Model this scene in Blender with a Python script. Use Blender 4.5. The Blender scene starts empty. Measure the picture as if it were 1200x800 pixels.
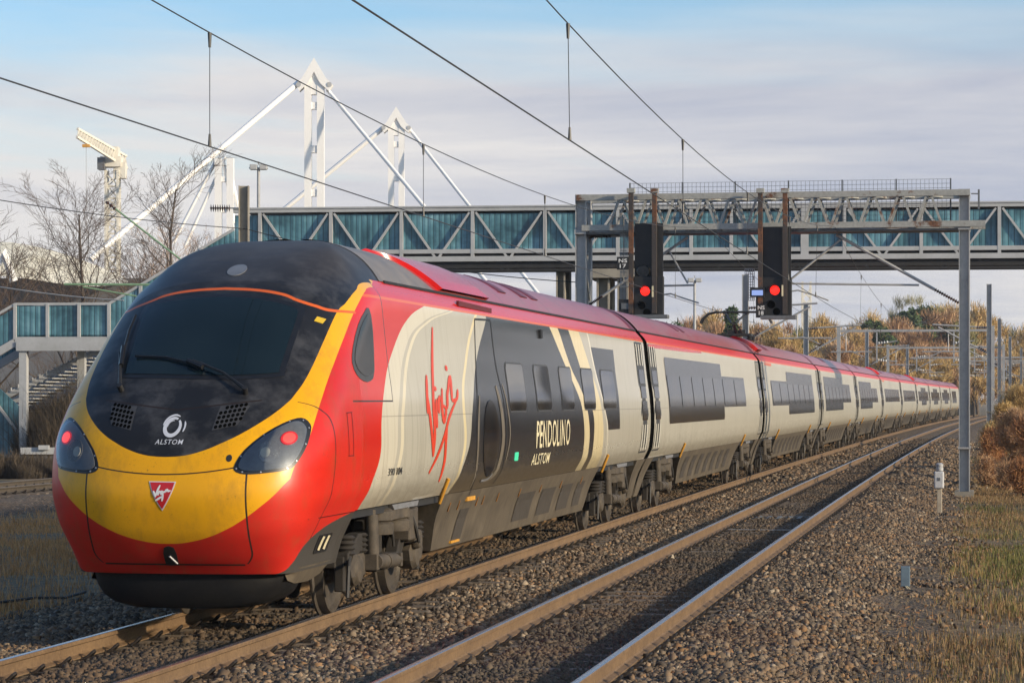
# settings of the light
SUNAZ=118;SKYST=.16;CLST=.92;SUNST=4.7;EXPO=0.12;CLOFF=(2.3,.6,0);CLDARK=(.50,.535,.64);CLLIGHT=(.84,.815,.80);HEDGE=8.2;HAZE=.0002;CLSC=(.7,1.1,1);CLLO=.40;CLHI=.60;SKYTINT=(.84,1.0,1.17);CLK=3.4
import bpy, bmesh, math, random
import numpy as np
from mathutils import Vector, Matrix
random.seed(7); RNG=np.random.default_rng(7)
sc=bpy.context.scene; COL=sc.collection; PI=math.pi; R=math.radians
# ------------------------------------------------------------------ geometry of the place
# metres; z=0 is rail-head level, camera at the origin looking along +Y
FPX=3054.83; YH=466.6; CAMH=2.167
D1,S0,PSI,K0,K1=-2.6055,26.483,.17763,9.709e-5,1.537e-7
_S=np.linspace(-60,320,1521); _T=PSI+K0*_S+K1*_S*_S/2
_i0=int(np.argmin(abs(_S)))
def _cum(v):
    c=np.concatenate([[0],np.cumsum((v[1:]+v[:-1])/2*np.diff(_S))]); return c-c[_i0]
_X=D1+_cum(np.sin(_T)); _Y=S0+_cum(np.cos(_T))
def cen(s):
    "centre line of the train's track: x, y, heading"
    s=np.asarray(s,float); x=np.interp(s,_S,_X); y=np.interp(s,_S,_Y); t=np.interp(s,_S,_T)
    e=np.where(s>320,s-320,np.where(s<-60,s+60,0))
    return x+e*np.sin(t), y+e*np.cos(t), t
def trk(s,l,z=0.):
    x,y,t=cen(s); return np.stack(np.broadcast_arrays(x+l*np.cos(t),y-l*np.sin(t),np.asarray(z,float)),-1)
def tp(s,l,z=0.): return Vector(trk(s,l,z).tolist())
# ------------------------------------------------------------------ mesh helpers
class MB:
    def __init__(s): s.v=[]; s.f=[]
    def add(s,vs,fs):
        o=len(s.v); s.v+=[tuple(v) for v in vs]; s.f+=[tuple(i+o for i in f) for f in fs]; return s
    def box(s,c,d,rz=0,M=None):
        x,y,z=d[0]/2,d[1]/2,d[2]/2
        vs=[Vector((i*x,j*y,k*z)) for i in(-1,1) for j in(-1,1) for k in(-1,1)]
        if M is not None: vs=[M@v for v in vs]
        elif rz: m=Matrix.Rotation(rz,3,'Z'); vs=[m@v for v in vs]
        c=Vector(c)
        return s.add([v+c for v in vs],[(0,1,3,2),(4,6,7,5),(0,4,5,1),(2,3,7,6),(0,2,6,4),(1,5,7,3)])
    def bar(s,a,b,w,h=None,up=(0,0,1)):
        "rectangular bar from a to b"
        a=Vector(a);b=Vector(b);d=(b-a);L=d.length
        if L<1e-6: return s
        d/=L;u=Vector(up)
        if abs(d.dot(u))>.98: u=Vector((0,1,0))
        x=d.cross(u).normalized();u=x.cross(d);h=h or w
        M=Matrix((x,d,u)).transposed()
        return s.box((a+b)/2,(w,L,h),M=M)
    def tube(s,pts,r,n=8,caps=True):
        pts=[Vector(p) for p in pts];k=len(pts);rs=r if hasattr(r,'__len__') else [r]*k
        o=len(s.v);pu=None
        for i,p in enumerate(pts):
            d=(pts[min(i+1,k-1)]-pts[max(i-1,0)])
            d=d.normalized() if d.length>1e-9 else Vector((0,0,1))
            u=pu if pu is not None else (Vector((0,0,1)) if abs(d.z)<.9 else Vector((1,0,0)))
            x=d.cross(u)
            if x.length<1e-6:x=d.cross(Vector((0,1,0)))
            x.normalize();u=x.cross(d).normalized();pu=u
            for j in range(n):
                a=2*PI*j/n; s.v.append(tuple(p+(x*math.cos(a)+u*math.sin(a))*rs[i]))
        for i in range(k-1):
            for j in range(n):
                j2=(j+1)%n; s.f.append((o+i*n+j,o+i*n+j2,o+(i+1)*n+j2,o+(i+1)*n+j))
        if caps: s.f.append(tuple(o+j for j in range(n))[::-1]); s.f.append(tuple(o+(k-1)*n+j for j in range(n)))
        return s
    def cyl(s,a,b,r,n=14): return s.tube([a,b],r,n)
    def lathe(s,prof,c=(0,0,0),axis='z',n=20):
        "prof: (r, t) pairs along axis"
        o=len(s.v);k=len(prof);c=Vector(c)
        for r,t in prof:
            for j in range(n):
                a=2*PI*j/n;p=(r*math.cos(a),r*math.sin(a),t)
                if axis=='x':p=(t,p[0],p[1])
                if axis=='y':p=(p[0],t,p[1])
                s.v.append(tuple(c+Vector(p)))
        for i in range(k-1):
            for j in range(n):
                j2=(j+1)%n; s.f.append((o+i*n+j,o+i*n+j2,o+(i+1)*n+j2,o+(i+1)*n+j))
        s.f.append(tuple(o+j for j in range(n))[::-1]);s.f.append(tuple(o+(k-1)*n+j for j in range(n)))
        return s
    def prism(s,poly,t0,t1,axis='x'):
        "polygon extruded along an axis; poly in the two other axes, in order"
        def P(a,b,t): return {'x':(t,a,b),'y':(a,t,b),'z':(a,b,t)}[axis]
        n=len(poly)
        return s.add([P(a,b,t0) for a,b in poly]+[P(a,b,t1) for a,b in poly],
            [tuple(range(n))[::-1],tuple(range(n,2*n))]+[(i,(i+1)%n,n+(i+1)%n,n+i) for i in range(n)])
    def grid(s,rows,closed=False):
        o=len(s.v);m=len(rows[0])
        for r in rows: s.v+=[tuple(p) for p in r]
        for i in range(len(rows)-1):
            for j in range(m-1+(1 if closed else 0)):
                j2=(j+1)%m; s.f.append((o+i*m+j,o+i*m+j2,o+(i+1)*m+j2,o+(i+1)*m+j))
        return s
    def move(s,v,start=0):
        s.v[start:]=[(a+v[0],b+v[1],c+v[2]) for a,b,c in s.v[start:]]; return s
    def build(s,name,mat,parent=None,smooth=False,bevel=0,recalc=True,angle=35):
        me=bpy.data.meshes.new(name); me.from_pydata(s.v,[],s.f)
        if recalc:
            bm=bmesh.new();bm.from_mesh(me);bmesh.ops.recalc_face_normals(bm,faces=bm.faces);bm.to_mesh(me);bm.free()
        return link(name,me,mat,parent,smooth,bevel,angle)
def link(name,me,mat,parent=None,smooth=False,bevel=0,angle=35):
    o=bpy.data.objects.new(name,me); COL.objects.link(o)
    if mat: me.materials.append(mat)
    if smooth:
        me.shade_smooth()
        if angle<180: me.set_sharp_from_angle(angle=R(angle))
    if bevel:
        m=o.modifiers.new('bevel','BEVEL');m.width=bevel;m.segments=2;m.limit_method='ANGLE'
    if parent: o.parent=parent
    return o
def npmesh(name,V,F,mat,parent=None,attr=None):
    "fast mesh from arrays; F is (n,k)"
    me=bpy.data.meshes.new(name);V=np.ascontiguousarray(V,np.float32);F=np.ascontiguousarray(F,np.int32)
    me.vertices.add(len(V));me.vertices.foreach_set('co',V.ravel())
    k=F.shape[1];me.loops.add(F.size);me.loops.foreach_set('vertex_index',F.ravel())
    me.polygons.add(len(F));me.polygons.foreach_set('loop_start',np.arange(0,F.size,k,dtype=np.int32))
    if attr is not None:
        a=me.attributes.new('rnd','FLOAT','POINT');a.data.foreach_set('value',np.ascontiguousarray(attr,np.float32))
    me.update(calc_edges=True)
    return link(name,me,mat,parent)
def thing(name,label,cat,loc=(0,0,0),rz=0,group=None):
    o=bpy.data.objects.new(name,None);COL.objects.link(o);o.location=loc;o.rotation_euler=(0,0,rz);o.empty_display_size=.3
    return tag(o,label,cat,group)
def tag(o,label=None,cat=None,group=None,kind=None):
    if label:o['label']=label
    if cat:o['category']=cat
    if group:o['group']=group
    if kind:o['kind']=kind
    return o
def dup(o,parent=None,loc=None,rz=None,label=None):
    c=o.copy();COL.objects.link(c)
    if parent:c.parent=parent
    if loc is not None:c.location=loc
    if rz is not None:c.rotation_euler=(0,0,rz)
    if label:c['label']=label
    for ch in list(o.children):dup(ch,c)
    return c
# ------------------------------------------------------------------ materials
class NT:
    def __init__(s,name):
        s.mat=bpy.data.materials.new(name);s.mat.use_nodes=True;s.t=s.mat.node_tree;s.t.nodes.clear();s._oc=None
    def n(s,typ,**k):
        x=s.t.nodes.new(typ)
        for a,b in k.items(): setattr(x,a,b)
        return x
    def put(s,sock,v):
        if isinstance(v,bpy.types.NodeSocket): s.t.links.new(v,sock)
        elif v is not None:
            if hasattr(v,'__len__') and len(v)==3 and sock.type=='RGBA': v=(*v,1)
            sock.default_value=v
    def m(s,op,a,b=None,c=None):
        x=s.n('ShaderNodeMath',operation=op)
        for i,v in enumerate((a,b,c)):
            if v is not None:s.put(x.inputs[i],v)
        return x.outputs[0]
    def mx(s,f,a,b):
        x=s.n('ShaderNodeMix',data_type='RGBA');s.put(x.inputs[0],f);s.put(x.inputs[6],a);s.put(x.inputs[7],b);return x.outputs[2]
    def xyz(s):
        if not s._oc:
            tc=s.n('ShaderNodeTexCoord');sp=s.n('ShaderNodeSeparateXYZ');s.t.links.new(tc.outputs['Object'],sp.inputs[0])
            s._oc=tc.outputs['Object'];s._x=sp.outputs
        return s._x
    def noise(s,scale,detail=4,rough=.6,vec=None,dist=0):
        s.xyz();x=s.n('ShaderNodeTexNoise');x.inputs['Scale'].default_value=scale;x.inputs['Detail'].default_value=detail
        x.inputs['Roughness'].default_value=rough;x.inputs['Distortion'].default_value=dist
        s.t.links.new(vec or s._oc,x.inputs['Vector']);return x.outputs[0]
    def ramp(s,f,st):
        x=s.n('ShaderNodeValToRGB');e=x.color_ramp.elements
        while len(e)<len(st):e.new(.5)
        for q,(p,c) in zip(e,st):
            q.position=p;q.color=(*c,1) if hasattr(c,'__len__') else (c,c,c,1)
        s.put(x.inputs[0],f);return x.outputs[0]
    def scalevec(s,sx,sy,sz):
        s.xyz();x=s.n('ShaderNodeMapping');x.inputs['Scale'].default_value=(sx,sy,sz);s.t.links.new(s._oc,x.inputs[0]);return x.outputs[0]
    def fc(s,x,pts):
        "piecewise curve y(x)"
        pts=sorted(pts);x0,x1=pts[0][0],pts[-1][0];ys=[p[1] for p in pts];y0,y1=min(ys),max(ys)
        xn=s.m('DIVIDE',s.m('SUBTRACT',x,x0),x1-x0)
        nd=s.n('ShaderNodeFloatCurve');cu=nd.mapping.curves[0]
        while len(cu.points)<len(pts):cu.points.new(.5,.5)
        for p,(a,b) in zip(cu.points,pts):
            p.location=((a-x0)/(x1-x0),(b-y0)/(y1-y0));p.handle_type='AUTO_CLAMPED'
        nd.mapping.update();s.put(nd.inputs['Value'],s.m('MINIMUM',s.m('MAXIMUM',xn,0),1))
        return s.m('ADD',s.m('MULTIPLY',nd.outputs[0],y1-y0),y0)
    def gt(s,a,b): return s.m('GREATER_THAN',a,b)
    def lt(s,a,b): return s.m('LESS_THAN',a,b)
    def AND(s,*a):
        r=a[0]
        for b in a[1:]:r=s.m('MULTIPLY',r,b)
        return r
    def near(s,a,b,w): return s.lt(s.m('ABSOLUTE',s.m('SUBTRACT',a,b)),w)
    def bump(s,h,strength=.3,dist=.02):
        b=s.n('ShaderNodeBump');b.inputs['Strength'].default_value=strength;b.inputs['Distance'].default_value=dist
        s.put(b.inputs['Height'],h);return b.outputs[0]
    def out(s,col,rough=.5,metal=0,nrm=None,**k):
        p=s.n('ShaderNodeBsdfPrincipled');s.put(p.inputs['Base Color'],col);s.put(p.inputs['Roughness'],rough);s.put(p.inputs['Metallic'],metal)
        if nrm is not None:s.put(p.inputs['Normal'],nrm)
        for a,b in k.items():s.put(p.inputs[a.replace('_',' ')],b)
        o=s.n('ShaderNodeOutputMaterial');s.t.links.new(p.outputs[0],o.inputs[0]);s.p=p;return s.mat
def wear(name,c,c2=None,scale=6,rough=.5,metal=0,bump=0,amt=.5,**k):
    "a plain surface with stains and wear of its own"
    t=NT(name);c2=c2 or tuple(x*.6 for x in c)
    f=t.noise(scale,5,.65);g=t.noise(scale*6.3,3,.6)
    f=t.m('ADD',t.m('MULTIPLY',f,.7),t.m('MULTIPLY',g,.3))
    col=t.ramp(f,[(.5-.22*(1.2-amt)-.05,c2),(.5+.1,c)])
    return t.out(col,t.m('ADD',t.m('MULTIPLY',g,.15),rough-.07),metal,t.bump(g,bump,.01) if bump else None,**k)
def rusty(name,c,scale=3,lvl=.56,rough=.6):
    t=NT(name);f=t.noise(scale,6,.7);g=t.noise(scale*9,3)
    rust=t.ramp(g,[(.3,(.07,.028,.014)),(.7,(.20,.085,.035))])
    base=t.ramp(g,[(.3,tuple(x*.75 for x in c)),(.7,c)])
    return t.out(t.mx(t.ramp(f,[(lvl-.03,0),(lvl+.05,1)]),base,rust),rough,0,t.bump(g,.2,.01))
def emit(name,c,st):
    t=NT(name);return t.out(c,.3,0,None,Emission_Color=c,Emission_Strength=st)
def glassy(name,c,rough=.05,ior=1.5):
    t=NT(name);return t.out(c,rough,0,None,IOR=ior)
M={}
M['steel']=wear('galvanised_steel',(.40,.40,.395),(.28,.28,.28),3,.5,.0,.05)
M['steeldk']=wear('weathered_steel',(.16,.17,.18),(.09,.09,.09),4,.5,.2)
M['rustgrey']=rusty('rusting_grey_paint',(.36,.36,.335),1.6,.575)
M['rustpost']=rusty('rusty_post',(.055,.045,.04),1.2,.53)
M['black']=wear('black_paint',(.010,.010,.011),(.02,.019,.018),5,.55)
M['blackgloss']=wear('black_rubber',(.008,.008,.009),(.014,.014,.014),8,.35)
M['white']=wear('white_lettering',(.75,.75,.73),(.62,.61,.58),12,.45)
M['cream']=wear('cream_lettering',(.72,.64,.42),(.62,.55,.36),9,.4)
M['redpaint']=wear('red_script',(.62,.045,.012),(.5,.04,.012),6,.35)
M['orange']=wear('orange_paint',(.62,.30,.03),(.4,.2,.04),7,.5)
M['wire']=wear('copper_wire',(.045,.047,.05),(.03,.03,.03),3,.5)
M['insul']=wear('brown_porcelain',(.06,.028,.02),(.04,.02,.015),5,.25)
M['mastwhite']=wear('white_mast_paint',(.86,.85,.83),(.80,.79,.76),.4,.45,0,0,.3)
M['bridgewhite']=wear('pale_grey_bridge_paint',(.42,.425,.43),(.34,.345,.34),1.2,.5)
M['concrete']=wear('pier_concrete',(.30,.27,.22),(.20,.18,.15),1.5,.8,0,.1)
M['dark']=wear('dark_underside',(.022,.022,.024),(.012,.012,.012),3,.7)
M['bogie']=wear('bogie_grime',(.085,.067,.047),(.032,.026,.02),7,.75,0,.25)
M['bogiedk']=wear('bogie_dark_grime',(.032,.026,.020),(.014,.012,.010),7,.75,0,.2)
M['tread']=wear('polished_tread',(.45,.44,.43),(.3,.28,.26),8,.3,.9)
M['ledge']=wear('bright_metal_ledge',(.42,.43,.46),(.3,.3,.31),6,.35,.6)
M['wheel']=wear('wheel_face',(.085,.07,.055),(.04,.034,.027),9,.55,.2)
M['cable']=wear('cable_sheath',(.03,.028,.026),(.05,.045,.04),9,.6)
M['bark']=wear('winter_bark',(.10,.075,.055),(.05,.038,.03),3,.85)
M['twig']=wear('winter_twig',(.125,.085,.062),(.075,.05,.04),.6,.85)
# ------------------------------------------------------------------ the train
PROF=[(0,3.87),(.3,3.85),(.68,3.72),(.9,3.56),(1.06,3.38),(1.2,3.19),(1.235,2.9),(1.27,2.58),(1.33,2.1),(1.345,1.75),(1.31,1.3),(1.215,1.07),(1.07,.75),(.97,.39),(.93,.3)]
_pz=[-p[1] for p in PROF];_pl=[p[0] for p in PROF]
def latz(z): return float(np.interp(-z,_pz,_pl))
FZ=[(.45,-2.56),(.55,-2.62),(.74,-2.80),(1.0,-2.97),(1.3,-3.05),(1.5,-3.01),(1.75,-2.90),(2.0,-2.68),(2.23,-2.41),(2.5,-2.08),(2.8,-1.70),(3.0,-1.43),(3.2,-1.12),(3.43,-.66),(3.6,-.2),(3.72,.25),(3.81,.83),(3.87,1.7)]
DZ=[(.45,.33),(.55,.35),(.66,.45),(1.03,.75),(1.31,1.1),(1.8,1.15),(2.2,1.15),(2.55,1.22),(2.89,1.4),(3.21,1.6),(3.46,1.05),(3.7,.35),(3.87,.1)]
NN=2.8
def smooth_tab(t,z):
    "monotone-ish smooth interpolation (Catmull on the table)"
    xs=[p[0] for p in t];ys=[p[1] for p in t]
    if z<=xs[0]:return ys[0]
    if z>=xs[-1]:return ys[-1]
    i=int(np.searchsorted(xs,z))-1
    h=xs[i+1]-xs[i];u=(z-xs[i])/h
    def sl(j):
        if j<=0:return (ys[1]-ys[0])/(xs[1]-xs[0])
        if j>=len(xs)-1:return (ys[-1]-ys[-2])/(xs[-1]-xs[-2])
        a=(ys[j]-ys[j-1])/(xs[j]-xs[j-1]);b=(ys[j+1]-ys[j])/(xs[j+1]-xs[j])
        return 0 if a*b<=0 else 2*a*b/(a+b)
    m0,m1=sl(i)*h,sl(i+1)*h
    return (2*u**3-3*u*u+1)*ys[i]+(u**3-2*u*u+u)*m0+(-2*u**3+3*u*u)*ys[i+1]+(u**3-u*u)*m1
PT=sorted((p[1],p[0]) for p in PROF)
def lats(z): return smooth_tab(PT,z)
def nF(z):return smooth_tab(FZ,z)
def nD(z):return smooth_tab(DZ,z)
def nose_s(l,z):
    x=min(1,abs(l)/max(lats(z),1e-4));return nF(z)+nD(z)*(1-(1-x**NN)**(1/NN))
def side_l(s,z):
    q=(s-nF(z))/nD(z);L=lats(z)
    if q>=1:return L
    if q<=0:return 0.
    return L*(1-(1-q)**NN)**(1/NN)
SC=9.3      # local y = s - SC in the leading carriage
def nose_p(l,z,off=0.):
    s=nose_s(l,z);e=.01
    a=Vector((l+e,nose_s(l+e,z),z))-Vector((l-e,nose_s(l-e,z),z));b=Vector((l,nose_s(l,z+e),z+e))-Vector((l,nose_s(l,z-e),z-e))
    n=a.cross(b).normalized()
    if n.y>0 and abs(n.y)>.3:n=-n
    if n.y>=-.3 and n.x*l<0:n=-n
    return Vector((l,s-SC,z))+n*off
def side_p(s,z,off=0.,c=SC,flat=False):
    e=.02;l=lats(z) if flat else side_l(s,z)
    dz=(lats(z+e)-lats(z-e))/(2*e);ds=0 if flat else (side_l(s+e,z)-side_l(s-e,z))/(2*e)
    n=Vector((1,-ds,-dz)).normalized()
    return Vector((l,s-c,z))+n*off
def patch(poly,fn,off,rings=6,mb=None,sub=5,edge=True):
    "star-shaped polygon laid on a curved surface"
    mb=mb or MB();pts=[]
    n=len(poly)
    for i in range(n):
        a,b=poly[i],poly[(i+1)%n]
        for k in range(sub):pts.append((a[0]+(b[0]-a[0])*k/sub,a[1]+(b[1]-a[1])*k/sub))
    cx=sum(p[0] for p in pts)/len(pts);cy=sum(p[1] for p in pts)/len(pts)
    o=len(mb.v);m=len(pts);mb.v.append(tuple(fn(cx,cy,off)))
    for r in range(1,rings+1):
        t=r/rings
        for p in pts:mb.v.append(tuple(fn(cx+(p[0]-cx)*t,cy+(p[1]-cy)*t,off)))
    for j in range(m):mb.f.append((o,o+1+j,o+1+(j+1)%m))
    for r in range(rings-1):
        for j in range(m):
            a=o+1+r*m+j;b=o+1+r*m+(j+1)%m;mb.f.append((a,a+m,b+m,b))
    if edge:    # rim down to the surface
        k=len(mb.v)
        for p in pts:mb.v.append(tuple(fn(p[0],p[1],-.004)))
        for j in range(m):
            a=o+1+(rings-1)*m+j;b=o+1+(rings-1)*m+(j+1)%m;mb.f.append((a,k+j,k+(j+1)%m,b))
    return mb
def rrect(x0,y0,x1,y1,r,rx=None,n=5):
    rx=rx or r;out=[]
    for cx,cy,a0 in((x1-rx,y1-r,0),(x0+rx,y1-r,90),(x0+rx,y0+r,180),(x1-rx,y0+r,270)):
        for k in range(n+1):
            a=R(a0+90*k/n);out.append((cx+rx*math.cos(a),cy+r*math.sin(a)))
    return out
def ellipse(cx,cy,a,b,n=24):return [(cx+a*math.cos(2*PI*k/n),cy+b*math.sin(2*PI*k/n)) for k in range(n)]
def smoothpoly(pts,k=3,closed=True):
    out=[];n=len(pts)
    for i in range(n if closed else n-1):
        P=[Vector((*pts[(i+j)%n if closed else max(0,min(n-1,i+j))],0)) for j in(-1,0,1,2)]
        for q in range(k):
            t=q/k;v=.5*((2*P[1])+(P[2]-P[0])*t+(2*P[0]-5*P[1]+4*P[2]-P[3])*t*t+(3*P[1]-P[0]-3*P[2]+P[3])*t**3);out.append((v.x,v.y))
    if not closed:out.append(tuple(pts[-1]))
    return out
def ribbon(mb,pts,w,fn,off,wy=None,taper=True,dense=4):
    pts=smoothpoly(pts,dense,False) if len(pts)>2 else [(pts[0][0]+(pts[1][0]-pts[0][0])*t/4,pts[0][1]+(pts[1][1]-pts[0][1])*t/4) for t in range(5)]
    wy=wy or w;n=len(pts);rows=[]
    for i,p in enumerate(pts):
        a=pts[max(0,i-1)];b=pts[min(n-1,i+1)];d=Vector((b[0]-a[0],b[1]-a[1]))
        if d.length<1e-9:d=Vector((1,0))
        d.normalize();t=i/(n-1);k=(.45+.55*min(1,4*min(t,1-t)+.1)) if taper else 1
        nx,ny=-d.y*w*k,d.x*wy*k
        rows.append([fn(p[0]+nx,p[1]+ny,off),fn(p[0],p[1],off+.0005),fn(p[0]-nx,p[1]-ny,off)])
    mb.grid(rows);return mb
def text_mesh(txt,fn,x0,y0,x1,y1,off,name,mat,parent,bold=.02,shear=0,space=1.05):
    cu=bpy.data.curves.new('t','FONT');cu.body=txt;cu.offset=bold;cu.shear=shear;cu.resolution_u=3;cu.space_character=space
    ob=bpy.data.objects.new('t',cu);COL.objects.link(ob);bpy.context.view_layer.update()
    me=bpy.data.meshes.new_from_object(ob.evaluated_get(bpy.context.evaluated_depsgraph_get()))
    bpy.data.objects.remove(ob);bpy.data.curves.remove(cu)
    xs=[v.co.x for v in me.vertices];ys=[v.co.y for v in me.vertices];a,b,c,d=min(xs),max(xs),min(ys),max(ys)
    for v in me.vertices:v.co=fn(x0+(v.co.x-a)/(b-a)*(x1-x0),y0+(v.co.y-c)/(d-c)*(y1-y0),off)
    me.name=name;me.materials.clear();return link(name,me,mat,parent)
# ---- livery
SILV=(.43,.41,.345)
def side_common(t,x,s,z):
    "silver paint, soot and brake dust of the carriage sides"
    big=t.noise(.9,4,.6,t.scalevec(1,.35,1.5));fine=t.noise(14,3,.6,t.scalevec(1,.25,1))
    col=t.mx(t.m('MULTIPLY',t.ramp(big,[(.35,0),(.7,1)]),.35),SILV,(.33,.315,.27))
    low=t.m('MULTIPLY',t.ramp(t.m('ADD',z,t.m('MULTIPLY',fine,.35)),[(0,1),(1,0)]),1.)
    grime=t.m('MAXIMUM',t.m('MINIMUM',t.m('DIVIDE',t.m('SUBTRACT',t.m('ADD',1.38,t.m('MULTIPLY',fine,.25)),z),.5),1),0)
    return col,grime,fine,big
def car_shade(t,z,s,col,grime,fine,rough0=.22,metal=0):
    stk=t.noise(5,4,.65,t.scalevec(1,2.4,.10));stk=t.ramp(stk,[(.50,0),(.72,1)])
    col=t.mx(t.m('MULTIPLY',stk,t.fc(z,[(1.05,.42),(1.9,.22),(3.2,.14),(3.5,.3)])),col,(.10,.082,.058))
    col=t.mx(t.m('MULTIPLY',t.near(z,1.985,.006),.35),col,(.06,.05,.04))
    col=t.mx(t.m('MULTIPLY',grime,.75),col,(.10,.075,.045))
    rough=t.m('ADD',t.m('MULTIPLY',big,.08),t.m('ADD',rough0+.02,t.m('MULTIPLY',grime,.3)))
    return col,rough
RED=(.56,.019,.007)
def shoulder(t,z,col,fine):
    col=t.mx(t.gt(z,3.185),col,(.62,.10,.012));return t.mx(t.gt(z,3.215),col,RED)
# leading carriage
t=NT('leading_carriage_livery');X=t.xyz();x=t.m('ABSOLUTE',X[0]);s=t.m('ADD',X[1],SC);z=X[2]
col,grime,fine,big=side_common(t,x,s,z)
c3=t.fc(z,[(1.05,-.62),(1.09,-.6),(1.3,-.44),(1.58,-.16),(1.95,-.09),(2.3,.18),(2.67,.77),(3.01,1.62),(3.18,2.54),(3.25,3.2)])
cr1=t.fc(z,[(1.05,.33),(1.16,.43),(1.55,.78),(2.06,.93),(2.76,1.72),(3.0,2.6),(3.18,4.11)])
cr2=t.fc(z,[(1.05,3.6),(1.12,3.75),(1.4,4.05),(1.7,4.2),(2.07,4.15),(2.6,4.6),(3.06,5.28),(3.2,5.6)])
dk=t.fc(z,[(1.05,3.75),(1.19,3.93),(1.48,4.3),(1.63,4.46),(2.0,4.65),(2.52,5.13),(3.16,6.2)])
s1l=t.fc(z,[(1.09,13.30),(1.41,13.47),(1.75,13.4),(2.02,13.25),(2.31,12.8),(2.62,12.15),(3.17,11.04)])
s1r=t.fc(z,[(1.08,13.88),(1.4,14.0),(1.75,13.93),(2.02,13.74),(2.32,13.27),(2.62,12.62),(3.19,11.75)])
s2l=t.fc(z,[(1.08,14.38),(1.39,14.45),(1.74,14.45),(1.97,14.33),(2.62,13.55),(3.18,12.75)])
s2r=t.fc(z,[(1.08,15.5),(1.38,15.5),(1.73,15.42),(1.97,15.31),(2.63,14.55),(3.18,13.75)])
thn=t.fc(z,[(1.08,16.05),(1.36,16.0),(1.65,15.93),(1.97,15.65),(2.32,15.29),(2.65,15.0),(3.19,14.63)])
CREAM=(.66,.56,.34);DARK=(.017,.018,.021)
col=t.mx(t.AND(t.gt(s,c3),t.lt(s,t.m('SUBTRACT',cr1,.22))),col,(.56,.52,.42))
col=t.mx(t.near(s,cr1,.07),col,(.62,.56,.42));col=t.mx(t.near(s,cr2,.07),col,CREAM)
dkc=t.mx(t.gt(z,2.62),DARK,(.026,.028,.032))
dkc=t.mx(t.gt(t.m('ADD',z,t.m('MULTIPLY',fine,.3)),1.42),(.05,.042,.032),dkc)
col=t.mx(t.AND(t.gt(s,dk),t.lt(s,t.m('ADD',s2l,.5))),col,dkc)
col=t.mx(t.AND(t.gt(s,s1l),t.lt(s,s1r)),col,CREAM)
col=t.mx(t.AND(t.gt(s,s2l),t.lt(s,s2r)),col,CREAM)
col=t.mx(t.near(s,thn,.055),col,(.66,.62,.5))
col=t.mx(t.AND(t.gt(s,t.m('ADD',thn,.06)),t.lt(s,17.35),t.gt(z,1.66),t.lt(z,2.97)),col,DARK)
col,rough=car_shade(t,z,s,col,grime,fine,.15)
col=t.mx(t.lt(s,c3),col,t.mx(t.ramp(big,[(.4,0),(.65,1)]),RED,(.47,.013,.006)))
col=shoulder(t,z,col,fine)
zf=t.fc(x,[(0,.850),(.1,.853),(.2,.866),(.384,.912),(.55,.98),(.702,1.065),(.85,1.175),(.982,1.294),(1.06,1.39),(1.15,1.5)])
c2=t.fc(z,[(1.38,1.09),(1.5,1.115),(1.7,1.166),(1.81,1.204),(2.07,1.213),(2.41,1.205),(2.715,1.194),(3.009,1.175),(3.179,1.164),(3.28,1.136),(3.4,1.07)])
YEL=t.mx(t.ramp(big,[(.35,0),(.7,1)]),(.73,.355,.003),(.69,.315,.003))
yel=t.AND(t.lt(x,c2),t.gt(z,zf),t.lt(s,t.m('ADD',t.fc(z,[(3.25,.12),(3.4,.5)]),t.m('MULTIPLY',fine,.35))))
col=t.mx(yel,col,YEL)
zb_=t.fc(x,[(0,1.638),(.1,1.642),(.2,1.655),(.357,1.70),(.519,1.772),(.63,1.831),(.8,1.95),(.925,2.067),(1.0,2.17)])
c1=t.fc(z,[(2.04,.93),(2.067,.945),(2.188,1.003),(2.413,1.06),(2.711,1.077),(3.013,1.08),(3.113,1.105),(3.227,1.112),(3.345,1.085),(3.45,1.1)])
dust=t.m('MULTIPLY',t.ramp(t.noise(2.6,6,.7),[(.45,0),(.75,1)]),t.ramp(z,[(0,1),(1,1)]))
BLK=t.mx(t.m('MULTIPLY',dust,t.ramp(z,[(0,.6),(1,.6)])),(.012,.0125,.0145),(.105,.105,.11))
up=t.m('MINIMUM',t.m('MAXIMUM',t.m('DIVIDE',t.m('SUBTRACT',z,3.2),.6),0),1)
BLK=t.mx(t.m('MULTIPLY',up,t.m('ADD',.35,t.m('MULTIPLY',big,.5))),BLK,(.085,.072,.062))
blk=t.AND(t.lt(x,c1),t.gt(z,zb_),t.m('MAXIMUM',t.lt(s,.55),t.AND(t.gt(z,3.39),t.lt(s,30.))))
col=t.mx(blk,col,BLK)
orz=t.fc(x,[(0,3.238),(.3,3.222),(.57,3.18),(.743,3.116),(.911,3.061),(1.045,3.021),(1.16,3.015)])
col=t.mx(t.AND(t.near(z,orz,.013),t.lt(s,-.55)),col,(.62,.11,.02))
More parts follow.
